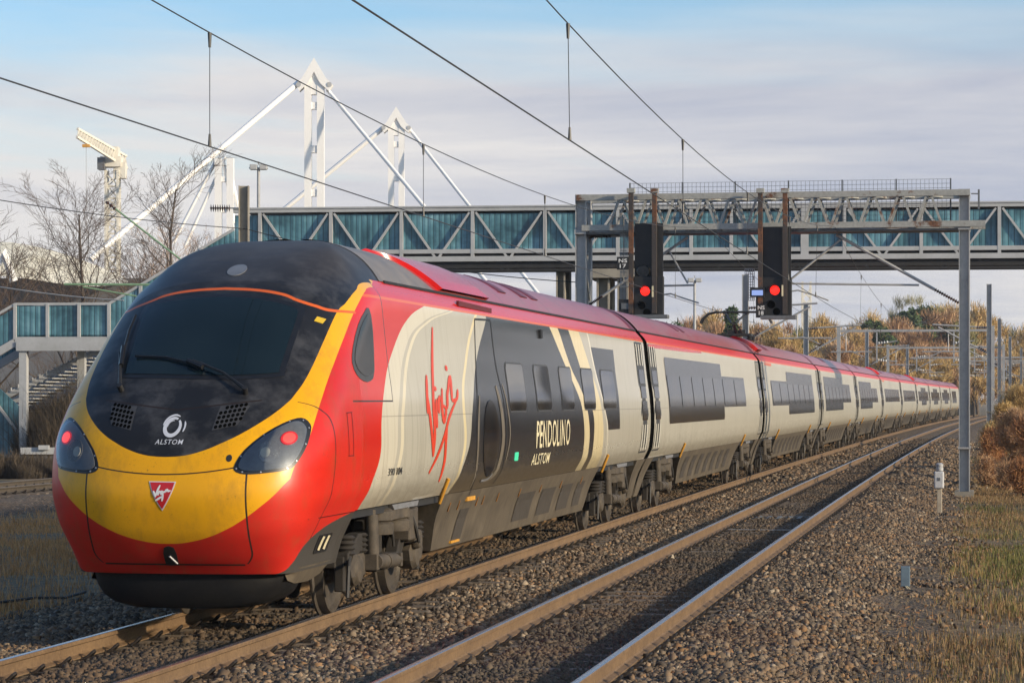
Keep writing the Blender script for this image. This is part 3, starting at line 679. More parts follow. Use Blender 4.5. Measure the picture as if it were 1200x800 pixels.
# cab side window
for sx in(1,-1):
    def fn(s,zz,o,sx=sx):
        p=side_p(s,zz,o);return Vector((p.x*sx,p.y,p.z))
    CW=smoothpoly([(-.13,3.07),(-.30,3.03),(-.60,2.895),(-.93,2.678),(-1.08,2.51),(-.985,2.40),(-.72,2.335),(-.42,2.34),(-.20,2.45),(-.07,2.866)],2)
    o=patch(CW,fn,.005,6,sub=2).build('cab_side_window',M['glassframe'],L,smooth=True,angle=30)
    patch([(-.42+(a+.42)*.84,2.68+(b-2.68)*.84) for a,b in CW],fn,.010,6,sub=2).build('window_pane',M['glass'],o,smooth=True,angle=30)
def fn1(s,zz,o):return side_p(s,zz,o)
m=MB()      # small hatch outlines on the red flank
for st in([(-1.55,2.03),(-1.32,2.035)],[(-1.5,1.62),(-1.27,1.62)],[(-1.53,2.03),(-1.47,1.62)],[(-1.34,2.03),(-1.29,1.62)],[(-2.45,1.06),(-.75,1.06)]):ribbon(m,st,.008,fn1,.003,.005,False)
m.build('hatch_outline',M['ventred'],L)
patch(rrect(-1.75,.70,-1.25,.88,.02,.04),lambda s,zz,o:Vector((lats(zz)+.006+o,s-SC,zz)),.002,2,sub=2).build('step_recess',M['black'],L)
for s in(-1.62,-1.42):m=MB();ribbon(m,[(s,.73),(s+.03,.86)],.045,lambda s,zz,o:Vector((lats(zz)+.006+o,s-SC,zz)),.01,.02,False);m.build('step_handle',M['cream'],L)
# script logo on the flank
m=MB()
for st in [[(2.25,2.42),(2.15,2.21),(2.11,2.0)],[(2.16,2.19),(2.22,1.99),(2.29,1.79),(2.4,1.53)],[(2.4,1.53),(2.45,1.79),(2.45,2.14),(2.66,2.58),(2.86,2.96)],[(2.63,2.3),(2.61,2.25)],[(2.61,2.16),(2.57,1.99),(2.58,1.84)],[(2.73,2.18),(2.72,2.0)],[(2.73,2.1),(2.82,2.2)],[(2.99,2.28),(2.9,2.09),(2.96,1.9),(3.11,2.04),(2.95,2.09)],[(3.39,2.54),(3.37,2.48)],[(3.26,2.26),(3.18,2.05)],[(3.55,2.43),(3.47,2.14)],[(3.25,2.2),(3.42,2.36),(3.52,2.42)],[(3.47,2.14),(3.75,2.16),(3.87,2.27)],[(3.8,2.18),(3.28,1.96),(2.99,1.76),(2.64,1.54),(2.26,1.35)],[(3.14,1.90),(3.05,1.68),(3.04,1.46),(2.89,1.24)]]:
    ribbon(m,st,.064,fn1,.006,.023,True,5)
m.build('side_script',M['redpaint'],L)
text_mesh('PENDOLINO',fn1,9.12,1.49,11.98,1.865,.008,'side_lettering',M['cream'],L,.006,0,1.15)
text_mesh('ALSTOM',fn1,8.85,1.27,10.35,1.42,.008,'side_lettering',M['cream'],L,.008,.25,1.12)
text_mesh('390',fn1,.25,1.38,.55,1.455,.006,'side_number',M['black'],L,.0,0,1.);text_mesh('104',fn1,.64,1.38,.90,1.455,.006,'side_number',M['black'],L,.012,0,.85)
# passenger door and windows
for sx in(1,-1):
    def fn(s,zz,o,sx=sx):
        p=side_p(s,zz,o);return Vector((p.x*sx,p.y,p.z))
    m=MB();dl=[(5.4,3.12),(5.2,2.6),(4.95,2.0),(4.95,1.6),(5.1,1.2),(5.2,1.0)];dr=[(6.45,3.14),(6.5,2.6),(6.75,2.1),(6.85,1.7),(6.75,1.3),(6.5,1.1)]
    for st in(dl,dr):ribbon(m,st,.02,fn,.004,.01,False)
    ribbon(m,[(5.4,3.125),(6.45,3.145)],.02,fn,.004,.012,False)
    d=m.build('door',M['black'],L)
    m=MB()
    ribbon(m,[(5.05,1.1),(5.0,1.4),(4.98,1.8),(5.15,2.2)],.05,fn,.005,.02);ribbon(m,[(5.75,1.16),(6.35,1.25),(6.62,1.6),(6.55,2.0),(6.3,2.32)],.1,fn,.005,.04)
    ribbon(m,[(6.9,1.35),(7.1,1.7),(6.95,2.1),(6.75,2.35)],.035,fn,.005,.02);m.build('door_trim',M['doortrim'] if 'doortrim' in M else M['skirt'],d)
    patch(ellipse(5.82,1.68,.50,.47,20),fn,.008,8,sub=2).build('door_window',M['glass'],d,smooth=True)
    m=MB();ribbon(m,[(5.5,1.17),(5.9,1.18),(6.1,1.24)],.02,fn,.012,.015,False);m.build('door_step',M['ledge'],d)
for w0,w1 in((7.14,8.38),(9.25,10.45),(11.39,12.5),(13.5,14.65),(15.55,17.0)):
    window(L,w0,2.01,w1,2.61,c=SC,mat=M['glassnear'])
end_door(L,20.62-SC)
patch(rrect(7.55,1.36,7.8,1.47,.02),fn1,.006,2,sub=2).build('door_light',M['green'],L)
for y in(8.9,10.8,14.6):
    m=MB();m.box((lats(3.06)+.015,y-SC+1.2,3.06),(.03,.16,.12));m.build('speaker_box',M['black'],L) if y==8.9 else None
underframe(L,4.2-SC,15.6-SC);underframe(L,-.6-SC,4.2-SC);underframe(L,15.6-SC,21.5-SC)
skirt(L,[(3.55-SC,1.066),(3.95-SC,.40),(15.6-SC,.38),(15.83-SC,1.066)],vents=[(9.0-SC,10.3-SC,.5,.88,.0),(10.9-SC,12.1-SC,.5,.88,.0),(12.7-SC,13.7-SC,.5,.88,.0),(14.2-SC,14.9-SC,.5,.88,.0),(5.05-SC,5.6-SC,.46,.84,-.1)])
skirt(L,[(20.5-SC,1.066),(20.9-SC,.36),(21.55-SC,.36),(21.6-SC,1.066)],'end_skirt')
for y in(4.2,4.75,5.9,6.3,7.3,8.9,10.6,12.4,14.4):m=MB();m.bar((lats(.93)+.012,y-SC,.96),(lats(.84)+.012,y+.03-SC,.85),.01,.03);m.build('skirt_latch',M['latch'],L)
m=MB();m.box((lats(.95)-.02,5.35-SC,.96),(.1,.5,.05));m.box((lats(.42)+.01,5.2-SC,.45),(.06,.5,.03));m.build('yellow_step',M['orange'],L)
grab(L,3.3-SC);grab(L,16.1-SC)
b1=make_bogie(L);b1.location=(0,1.35-SC,0);b2=dup(b1,L);b2.location=(0,18.35-SC,0)
# ---- the ten trailing carriages
CL=23.95;HC=CL/2
names=['second carriage, tall dark window panel stepping down behind, first behind the lettered leading carriage','third carriage, raised pantograph and red roof fairing, below the right red signal','fourth carriage with dark stepped window panel','fifth carriage, first with a plain window band','sixth carriage, plain window band, middle of the train','seventh carriage, last with a plain window band','eighth carriage, first of the far ones with cross-shaped window panels','ninth carriage, second with a cross-shaped window panel','tenth carriage, far off, next to the last','eleventh and last carriage, far end of the train']
def trailing(i,detail):
    sc_=21.65+CL*(i+.5)
    c=thing('carriage',names[i],'train carriage',group=TRAIN);place_car(c,sc_)
    ys=[-HC+.32+k*(CL-.64)/8 for k in range(9)]
    shell(ROWS_SIDE,ys,'body',M['side'],c,False,True);shell(ROWS_ROOF,ys,'roof',M['roof'],c,False)
    gutter(c,-HC+.24,HC-.24)
    shell([.45]+ROWS_SIDE,[-HC-.38,-HC,-HC+.38],'gangway',M['hole'],c,False,True,.03);shell(ROWS_ROOF,[-HC-.38,-HC,-HC+.38],'gangway_top',M['hole'],c,False,False,.03)
    def W(a,b,z0,z1):
        window(c,a,z0,b,z1,'window_panel',r=.05,frame=False,mat=M['panel'])
        if detail:
            n=max(1,int((b-a)/2.1));st=(b-a)/n
            for q in range(n):window(c,a+st*(q+.5)-st*.455,2.01,a+st*(q+.5)+st*.455,2.61,r=.06,frame=False,off=.010)
    if i in(0,3):
        k=1
        W(-HC+2.6,1.25,1.68,2.96);W(1.25,HC-5.15,1.97,2.68)
        for q in range(5):pass
    elif i in(1,):W(-HC+3.0,-HC+8.9,1.96,2.68);W(-HC+8.9,HC-3.7,1.68,2.98)
    elif i in(2,):W(-HC+2.5,1.3,1.70,2.98);W(1.3,HC-5.0,2.0,2.75)
    elif i<6:W(-HC+3.2,HC-3.0,1.97,2.70)
    elif i<9:W(-HC+3.2,-HC+8,1.97,2.70);W(-HC+8,HC-7,1.66,2.98);W(HC-7,HC-3,1.97,2.7)
    else:W(-HC+4,HC-9,1.7,2.9)
    end_door(c,-HC+.85);end_door(c,HC-.85)
    underframe(c,-HC+.3,HC-.3)
    skirt(c,[(-HC+5.75,1.066),(-HC+6.6,.40),(HC-6.0,.40),(HC-5.6,1.066)],vents=[(-HC+7.0+k*1.45,-HC+7.7+k*1.45,.5,.95,.0) for k in range(7)] if detail else ())
    skirt(c,[(-HC+.2,1.066),(-HC+.22,.36),(-HC+.75,.36),(-HC+1.2,1.066)],'end_skirt');skirt(c,[(HC-1.2,1.066),(HC-.75,.36),(HC-.22,.36),(HC-.2,1.066)],'end_skirt')
    fair(c,HC-.8,HC-.25,.5,.012,'ventred','roof_band',3.40,3.862)
    for y in((-HC+7.5,-HC+8.6) if i!=1 else(-HC+5.5,-HC+6.4)):fair(c,y,y+.5,1.2,.012,'ventred','roof_vent',3.60,3.82)
    if i in(0,):
        m=MB();ribbon(m,[(-HC+.4,3.14),(-HC+3,3.15),(-HC+9.5,3.17)],.5,lambda a,b,o:side_p(a,b,o,0,True),.004,.035,True);m.build('red_flash',M['fairing'],c)
    if i in(1,6,4):
        o=fair(c,-HC+1.0,-HC+2.4,.6,.10,'fairing','roof_fairing',3.48,3.85)
        m=MB();patch(rrect(-HC+1.6,3.09,-HC+3.9,3.17,.02,.05),lambda a,b,q:side_p(a,b,q,0,True),.004,2,m,2);m.build('orange_mark',M['orange2'] if 'orange2' in M else M['redpaint'],c)
    for y in(-HC+5.4,HC-5.3):grab(c,y)
    b=dup(b1,c);b.location=(0,-8.5,0);b=dup(b1,c);b.location=(0,8.5,0)
    if i==1:
        py=51.5-sc_
        pn=bpy.data.objects.new('pantograph',None);COL.objects.link(pn);pn.parent=c;pn.location=(0,py,3.87)
        m=MB()
        for x in(-.45,.45):
            for y in(-.5,.5):m.lathe([(.05,0),(.09,.02),(.05,.05),(.09,.07),(.05,.1),(.09,.12),(.04,.16)],(x,y,0),'z',10)
        m.bar((-.5,-.5,.17),(.5,-.5,.17),.06);m.bar((-.5,.5,.17),(.5,.5,.17),.06);m.bar((-.45,-.5,.17),(-.45,.5,.17),.06);m.bar((.45,-.5,.17),(.45,.5,.17),.06);m.build('pantograph_base',M['pant'],pn)
        m=MB();m.tube([(0,.4,.2),(.0,-.75,.50)],.05,8);m.tube([(.2,.3,.2),(.1,-.7,.46)],.025,6);m.box((0,.35,.25),(.5,.2,.16));m.build('lower_arm',M['pant'],pn)
        m=MB();m.tube([(-.05,-.75,.50),(-.3,.1,.80)],.03,8);m.tube([(.05,-.75,.50),(.3,.1,.80)],.03,8);m.build('upper_arm',M['pant'],pn)
        m=MB()
        for y in(-.05,.28):
            m.tube([(-1.05,y,.52),(-.98,y,.66),(-.82,y,.80),(-.6,y,.85),(.6,y,.85),(.82,y,.80),(.98,y,.66),(1.05,y,.52)],.028,8)
        m.bar((-.35,-.1,.81),(-.35,.3,.81),.04);m.bar((.35,-.1,.81),(.35,.3,.81),.04);m.build('collector_head',M['pant'],pn)
for i in range(10):trailing(i,i<8)
# ------------------------------------------------------------------ ground, ballast, tracks
def vnoise(x,y,seed=0):
    "cheap value noise"
    def h(i,j):
        v=np.sin(i*127.1+j*311.7+seed*74.7)*43758.5453;return v-np.floor(v)
    i=np.floor(x);j=np.floor(y);u=x-i;v=y-j;u=u*u*(3-2*u);v=v*v*(3-2*v)
    return (h(i,j)*(1-u)+h(i+1,j)*u)*(1-v)+(h(i,j+1)*(1-u)+h(i+1,j+1)*u)*v
SP=3.44; LT=-17.0
def bed(l):
    "ballast / ground height against the lateral distance from the train's track"
    return np.interp(l,[-40,-20,-19.2,-15.0,-14.2,-8,-4.2,-2.5,-1.95,-1.3,SP+1.3,SP+1.95,SP+2.8,SP+4,SP+9,60],[-.55,-.5,-.22,-.22,-.5,-.5,-.46,-.29,-.21,-.198,-.198,-.21,-.42,-.48,-.50,-.5])
def gz(s,l):
    s=np.asarray(s,float);l=np.asarray(l,float)
    return bed(l)+(vnoise(s*.7,l*.7,1)-.5)*.05+(vnoise(s*2.1,l*2.1,2)-.5)*.03*np.where((l>-1.5)&(l<SP+1.5),.3,1)
def far(l,s):return bed(l)
# soil: brown earth, moss and dead grass
t=NT('lineside_soil');X=t.xyz();f=t.noise(.35,6,.65);g=t.noise(3.5,5,.65);k=t.noise(24,4,.7)
base=t.ramp(t.m('ADD',t.m('MULTIPLY',g,.5),t.m('MULTIPLY',k,.5)),[(.36,(.07,.046,.024)),(.5,(.17,.115,.058)),(.66,(.28,.20,.10))])
moss=t.ramp(k,[(.3,(.075,.075,.018)),(.7,(.17,.155,.04))])
col=t.mx(t.ramp(f,[(.56,0),(.66,1)]),base,moss)
M['soil']=t.out(col,.95,0,t.bump(t.m('ADD',k,g),.6,.04))
t=NT('ballast_bed');X=t.xyz();v=t.n('ShaderNodeTexVoronoi');v.inputs['Scale'].default_value=17;t.t.links.new(t._oc,v.inputs['Vector'])
sp=t.n('ShaderNodeSeparateColor');t.t.links.new(v.outputs['Color'],sp.inputs[0]);f=t.noise(.5,5,.6);k=t.noise(40,3,.6)
STONE=[(.0,(.034,.025,.017)),(.28,(.09,.066,.042)),(.5,(.16,.117,.074)),(.72,(.235,.178,.118)),(.86,(.29,.155,.063)),(1.,(.40,.33,.235))]
col=t.ramp(sp.outputs[0],STONE);col=t.mx(t.m('MULTIPLY',t.ramp(v.outputs['Distance'],[(.15,0),(.75,1)]),.6),col,(.03,.024,.02))
col=t.mx(t.m('MULTIPLY',t.ramp(f,[(.42,0),(.62,1)]),.4),col,(.12,.075,.04))
a=t.n('ShaderNodeAttribute',attribute_name='rnd');g=t.noise(1.3,5,.65)
ed=t.m('MINIMUM',t.m('MAXIMUM',t.m('ADD',a.outputs['Fac'],t.m('MULTIPLY',t.m('SUBTRACT',g,.5),3.2)),0),1)
soil=t.ramp(t.noise(22,4,.7),[(.36,(.045,.030,.018)),(.5,(.11,.075,.042)),(.66,(.19,.14,.08))])
col=t.mx(ed,col,soil)
M['bed']=t.out(col,.9,0,t.bump(t.m('ADD',t.m('MULTIPLY',t.m('SUBTRACT',1,v.outputs['Distance']),1.),t.m('MULTIPLY',k,.2)),1.,.04))
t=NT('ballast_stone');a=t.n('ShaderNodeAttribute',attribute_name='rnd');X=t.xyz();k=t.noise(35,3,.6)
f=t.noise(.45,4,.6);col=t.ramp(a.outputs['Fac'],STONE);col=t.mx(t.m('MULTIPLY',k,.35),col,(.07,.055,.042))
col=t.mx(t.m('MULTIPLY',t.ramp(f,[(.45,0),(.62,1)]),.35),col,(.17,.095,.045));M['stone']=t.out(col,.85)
def sheet(name,ss_,ls,zf,mat,attr=None):
    S,Lm=np.meshgrid(ss_,ls,indexing='ij');Z=zf(S,Lm);P=trk(S,Lm,Z).reshape(-1,3);n,m=len(ss_),len(ls)
    I=np.arange(n*m).reshape(n,m);F=np.stack([I[:-1,:-1],I[:-1,1:],I[1:,1:],I[1:,:-1]],-1).reshape(-1,4)
    o=npmesh(name,P,F,mat,None,None if attr is None else attr(S,Lm).ravel());o.data.shade_smooth();return o
sA=np.concatenate([np.arange(-24,90,.5),np.arange(90,340,4),[400,520,700,1000,1600,2600,4000]])
lA=np.concatenate([[-3000,-1200,-500,-250,-120,-70,-45],np.arange(-30,26,.5),[30,40,60,100,200,400,900,2500]])
tag(sheet('ground',sA,lA,lambda s,l:np.minimum(gz(s,l),np.where((l>-1.95)&(l<SP+2.2),-.30,9))-.012-np.where((l<-14)&(l>-20),.06,0),M['soil']),kind='structure')
sB=np.concatenate([np.arange(-24,60,.35),np.arange(60,330,2)])
tag(sheet('ballast',sB,np.arange(-4.4,SP+3.95,.2),lambda s,l:gz(s,l)+np.interp(l,[-4.4,-4.2,-3.6,SP+3.2,SP+3.5,SP+3.95],[-.2,-.05,.012,.012,-.03,-.2]),M['bed'],lambda s,l:np.clip((l-SP-2.2)*.8,0,1)+np.clip((-3.2-l)*.9,0,1)),kind='structure')
tag(sheet('ballast',sB,np.arange(LT-3,LT+3.1,.3),lambda s,l:gz(s,l)+np.interp(l,[LT-3,LT-2.6,LT+2.6,LT+3],[-.15,.012,.012,-.15]),M['bed']),kind='structure')
# individual stones lying on the bed
def stones():
    N=680000
    s=np.where(np.arange(N)%6==0,45+RNG.random(N)*80,-11+RNG.random(N)**1.7*75);l=-4.3+RNG.random(N)*(4.3+SP+3.9)
    keep=np.ones(N,bool)
    for c in(0,SP):
        for r in(-.7525,.7525):d_=abs(l-c-r);keep&=(d_>.10)&((d_>.235)|(RNG.random(N)<.16))
    edge=np.minimum(l+4.4,(SP+3.3-l)*.9-1.3*(vnoise(s*.9,l*.9,21)-.35));keep&=RNG.random(N)<np.clip(edge*.9,.015,1)
    vis=np.abs(l)<1.5;keep&=~(vis&(s>0)&(RNG.random(N)<.7))     # hidden under the train
    pack=(l>SP-.6)&(l<SP+.6);keep&=~(pack&(RNG.random(N)<.12))
    s=s[keep];l=l[keep];N=len(s)
    size=(.0115+.0145*RNG.random(N)**1.6)*np.where(RNG.random(N)>.94,1.6,1.)*np.clip(1+(s-20)*.008,1,1.4)
    s2=s;far_=s>48;size=np.where(far_,size*1.35,size)
    inner=(np.abs(l-SP)<.62);size=np.where(inner,size*.8,size)
    P=trk(s,l,gz(s,l)+size*.45+.005)
    base=np.array([(i,j,k) for i in(-1,1) for j in(-1,1) for k in(-1,1)],float)
    V=base[None]*(1+.55*(RNG.random((N,8,3))-.5))
    V*=(np.stack([.75+.6*RNG.random(N),.65+.5*RNG.random(N),.5+.4*RNG.random(N)],-1))[:,None]*size[:,None,None]
    q=RNG.normal(size=(N,4));q/=np.linalg.norm(q,axis=1,keepdims=True);w,x,y,z=q.T
    Rm=np.stack([1-2*(y*y+z*z),2*(x*y-z*w),2*(x*z+y*w),2*(x*y+z*w),1-2*(x*x+z*z),2*(y*z-x*w),2*(x*z-y*w),2*(y*z+x*w),1-2*(x*x+y*y)],-1).reshape(N,3,3)
    V=np.einsum('nij,nkj->nki',Rm,V)+P[:,None]
    f=np.array([(0,1,3,2),(4,6,7,5),(0,4,5,1),(2,3,7,6),(0,2,6,4),(1,5,7,3)])
    F=(f[None]+8*np.arange(N)[:,None,None]).reshape(-1,4)
    o=npmesh('ballast_stones',V.reshape(-1,3),F,M['stone'],None,np.repeat(RNG.random(N)*np.where((np.abs(l)<.62)|(np.abs(l-SP)<.62),.42,1.),8))  # darker between the rails: brake dust, plus painted shade below the train
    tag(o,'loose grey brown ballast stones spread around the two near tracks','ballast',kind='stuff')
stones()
# rails
t=NT('rail_steel');X=t.xyz();n=t.noise(2.5,5,.65,t.scalevec(1,1,1));g=t.noise(30,3,.6)
rust=t.ramp(t.m('ADD',t.m('MULTIPLY',n,.5),t.m('MULTIPLY',g,.5)),[(.35,(.10,.060,.030)),(.65,(.20,.125,.062))])
M['railweb']=t.out(rust,.75,0,t.bump(g,.15,.005))
t=NT('rail_head_polished');X=t.xyz();g=t.noise(18,4,.6,t.scalevec(1,1,1));M['railhead']=t.out(t.ramp(g,[(.3,(.36,.33,.34)),(.7,(.50,.46,.47))]),.27,.85)
t=NT('rail_head_dull');X=t.xyz();g=t.noise(18,4,.6);M['raildull']=t.out(t.ramp(g,[(.3,(.22,.16,.10)),(.7,(.32,.24,.16))]),.42,.3)
M['sleeper']=wear('concrete_sleeper',(.165,.13,.098),(.08,.062,.046),5,.85,0,.3)
M['clip']=wear('rail_clip_steel',(.03,.027,.025),(.05,.035,.025),9,.55,.3)
RP=[(-.07,-.159),(.07,-.159),(.07,-.148),(.022,-.132),(.010,-.118),(.009,-.05),(.034,-.036),(.035,-.012),(.029,-.003)]
def track(name,label,lat,s_from,s_to,cat,head,group,nsl=100,nclip=25,dz=0,web='railweb'):
    o=thing(name,label,cat,tp(s_from,lat,-.2),0,group);off=Vector(o.location)
    step=[s_from+(k*2.0) for k in range(int((s_to-s_from)/2)+1)]
    for r in(-.7525,.7525):
        m=MB();full=RP+[(-a,b) for a,b in RP[:1:-1]]
        m.grid([[tp(s,lat+r+a,b+dz)-off for a,b in full] for s in step],True)
        m.add([tp(step[0],lat+r+a,b+dz)-off for a,b in full],[tuple(range(len(full)))])
        ra=m.build('rail',M[web],o,smooth=True,angle=30)
        hp=[(-.0305,-.0035),(-.026,-.0005),(-.015,.0012),(0,.0016),(.015,.0012),(.026,-.0005),(.0305,-.0035)]
        m=MB();m.grid([[tp(s,lat+r+a,b+dz)-off for a,b in hp] for s in step]);m.build('running_surface',head,ra,smooth=True,angle=180)
    # sleepers
    proto=None;me=None;cme=None;k=0;restS=MB();restC=MB();s=math.ceil(s_from/.65)*.65
    def clipgeo(m,only=None):
        for qi,r in enumerate((-.7525,.7525)):
            for qj,sx in enumerate((-1,1)):
                if only is not None and only!=qi*2+qj:continue
                x=r+sx*.12
                m.tube([(x-sx*.03,-.06,.02),(x+sx*.01,-.06,.035),(x+sx*.05,-.04,.075),(x+sx*.06,.0,.088),(x+sx*.05,.04,.075),(x+sx*.01,.06,.035),(x-sx*.03,.06,.02)],.0125,5)
                m.box((x+sx*.025,0,.012),(.07,.09,.024))
    while s<s_to:
        x,y,th=cen(s);p=tp(s,lat,-.178+dz);rz=-float(th)
        if k<nsl:
            if me is None:
                m=MB();m.prism([(-.125,-.2),(.125,-.2),(.095,.0),(-.095,.0)],-1.25,1.25,'x');so=m.build('sleeper',M['sleeper'],o,bevel=.012);me=so
                
                for q in range(4):m=MB();clipgeo(m,q);m.build('rail_clip',M['clip'],so,smooth=True)
            else:
                so=dup(me,o) if k<nclip else me.copy()
                if k>=nclip:COL.objects.link(so);so.parent=o
            so.location=p-off;so.rotation_euler=(0,0,rz+random.uniform(-.01,.01))
        else:
            Rz=Matrix.Rotation(rz,3,'Z')
            restS.box(p-off-Vector((0,0,.05)),(2.5,.22,.1),rz)
        if k>=nclip and k<nclip+90:
            Rz=Matrix.Rotation(rz,3,'Z')
            mm=MB();clipgeo(mm);restC.add([Rz@Vector(v)+(p-off) for v in mm.v],mm.f)
        s+=.65;k+=1
    if restS.v:tag(restS.build('sleeper',M['sleeper'],o),kind='stuff')
    if restC.v:tag(restC.build('rail_clip',M['clip'],o,smooth=True),kind='stuff')
    return o
track('railway_track','railway track under the red and silver train, left of the empty near track',0,-14,330,'railway track',M['railhead'],'railway tracks')
track('railway_track','empty railway track with shiny rail heads to the right of the train',SP,-16,330,'railway track',M['railhead'],'railway tracks')
track('railway_track','distant railway track beyond the weeds left of the train nose',LT,10,110,'railway track',M['raildull'],'railway tracks',60,0,0,'bogie')
# cables, marker posts
def gpt(px,py,z=-.4):
    Y=(CAMH-z)*FPX/(py-YH);return Vector(((px-600)/FPX*Y,Y,z))
m=MB();m.tube([gpt(x,y,zz) for x,y,zz in((926,645,-.20),(945,644,-.155),(975,649,-.18),(1010,661,-.29),(1050,668,-.40))],.014,6);tag(m.build('cable',M['cable'],None,smooth=True),'thin cable crossing the ballast to the small grey marker box','cable')
m=MB();m.tube([gpt(x,y,zz) for x,y,zz in((980,671,-.17),(1012,680,-.29),(1045,690,-.40),(1075,694,-.43))],.028,6);tag(m.build('cable',M['cable'],None,smooth=True),'thicker dark cable lying on ballast below the thin one','cable')
m=MB();m.tube([gpt(x,y,-.40) for x,y in((-20,708),(40,700),(75,700),(100,693))],.02,6);tag(m.build('cable',M['cable'],None,smooth=True),'dark cable on the ballast left of the train nose','cable')
m=MB();a,b=tp(20.6,SP-.62,-.155),tp(20.6,SP+.62,-.155);m.bar(a,b,.03,.012);tag(m.build('bonding_strip',M['ledge']),'pale metal bonding strip lying between the rails of the near track','strip')
o=thing('track_grille','grey slatted metal grille between the rails of the empty near track','grille',tp(25.6,SP-.1,-.19),-.18)
for k in range(7):m=MB();m.box((-.6+k*.2,0,.02),(.07,.9,.03));m.build('slat',M['steeldk'],o)
for y in(-.46,.46):m=MB();m.box((0,y,.0),(1.6,.04,.05));m.build('grille_frame',M['steeldk'],o)
b=gpt(1101,606,-.5);o=thing('marker_post','white concrete post with grey telephone box at the ballast edge','marker post',b,-.2)
m=MB();m.box((0,0,.42),(.11,.11,.9));m.build('post',wear('post_white',(.46,.40,.31),(.34,.28,.2),5,.7),o,bevel=.01)
m=MB();m.box((-.01,-.02,.84),(.22,.17,.38));m.build('box',wear('box_white',(.56,.56,.56),(.45,.45,.45),5,.5),o,bevel=.03)
m=MB();m.lathe([(.06,0),(.085,.02),(.085,.08),(.07,.10),(.085,.12),(.085,.16),(.05,.19)],(-.0,-.0,1.03),'z',14);m.build('cap',wear('cap_grey',(.42,.42,.42),(.3,.3,.3),8,.5),o,smooth=True)
m=MB();m.box((-.01,-.108,.86),(.06,.008,.07));m.build('plate',M['steeldk'],o)
b=gpt(1061,694,-.46);o=thing('marker_box','small grey blue marker box on a stub among the ballast','marker box',b,-.15)
m=MB();m.box((0,0,.05),(.08,.08,.16));m.build('stub',M['dark'],o)
m=MB();m.box((0,0,.22),(.125,.09,.27));m.build('box',wear('marker_blue',(.14,.20,.25),(.10,.14,.18),8,.5),o,bevel=.008)
for pts in([(.02,-.05,.09),(.08,-.1,.04),(.13,-.3,.02)],[(.0,-.05,.09),(.05,-.12,.03),(.08,-.32,.02)]):m=MB();m.tube(pts,.008,5);m.build('lead_wire',M['cream'],o)
# grass and weeds
t=NT('dry_grass');a=t.n('ShaderNodeAttribute',attribute_name='rnd')
M['grass']=t.out(t.ramp(a.outputs['Fac'],[(.0,(.10,.11,.022)),(.30,(.17,.16,.035)),(.42,(.19,.115,.045)),(.75,(.33,.225,.105)),(1.,(.22,.095,.038))]),.8)
t=NT('dry_straw');a=t.n('ShaderNodeAttribute',attribute_name='rnd')
M['straw']=t.out(t.ramp(a.outputs['Fac'],[(.0,(.26,.145,.04)),(.4,(.40,.19,.065)),(.75,(.60,.33,.125)),(1.,(.42,.16,.05))]),.8)  # brighter, redder than the other grass: colour offsets the train's shadow
def blades(name,s,l,h,w,rnd,label,lean=.5,mat='grass'):
    N=len(s);P=trk(s,l,gz(s,l)-.02);a=RNG.random(N)*6.283;dx=np.stack([np.cos(a),np.sin(a),0*a],-1);b=a+1.2+RNG.random(N)
    ln=np.stack([np.cos(b),np.sin(b),0*b],-1)*(h*lean*RNG.random(N))[:,None];up=np.stack([0*h,0*h,h],-1)
    V=np.stack([P-dx*w[:,None],P+dx*w[:,None],P+dx*w[:,None]*.5+up*.6+ln*.4,P-dx*w[:,None]*.5+up*.6+ln*.4,P+up+ln],1).reshape(-1,3)
    F=np.array([(0,1,2),(0,2,3),(3,2,4)])[None]+5*np.arange(N)[:,None,None]
    o=npmesh(name,V,F.reshape(-1,3),M[mat],None,np.repeat(rnd,5));return tag(o,label,'grass',kind='stuff')
def scatter(N,s0,s1,l0,l1,dens,pw=1.6):
    s=s0+RNG.random(N)**pw*(s1-s0);l=l0+RNG.random(N)*(l1-l0);k=RNG.random(N)<dens(s,l);return s[k],l[k]
s,l=scatter(420000,-12,105,SP+2.3,SP+9.5,lambda s,l:np.clip((l-SP-2.2-vnoise(s*.5,l*.5,9)*1.0)*.9,.0,1)*np.clip(vnoise(s*.6,l*.6,5)*1.9-.25,.15,1))
g=vnoise(s*.16,l*.3,6);green=np.clip((g-.62)*6,0,1)*(s>2)*(l>SP+3)*.7+np.exp(-((s-19)/11)**2-((l-SP-4.6)/1.2)**2)*.9+np.exp(-((s+4)/4)**2-((l-SP-5.2)/1.)**2)*.6
r=np.where(RNG.random(len(s))<green,RNG.random(len(s))*.33,.36+.64*RNG.random(len(s))**1.3)
h=(.03+.10*RNG.random(len(s))**2+.10*np.clip((l-SP-6)/6,0,1)*RNG.random(len(s)))*np.clip(.6+vnoise(s*.8,l*.8,8),.5,1.4)
blades('grass',s,l,h,.004+.004*RNG.random(len(s)),r,'brown winter grass with mossy patches right of the near track')
s,l=scatter(260000,2,85,-14.4,-3.6,lambda s,l:np.clip(vnoise(s*.4,l*.5,15)*1.7-.2,.12,1)*np.clip((-l-3.6)*.7,0,1))
r=np.where(RNG.random(len(s))<.10,RNG.random(len(s))*.3,.45+.45*RNG.random(len(s)))
blades('grass',s,l,.04+.15*RNG.random(len(s))**2.5,.005+.005*RNG.random(len(s)),r,'dry lineside grass and weeds left of the train nose',.7,'straw')
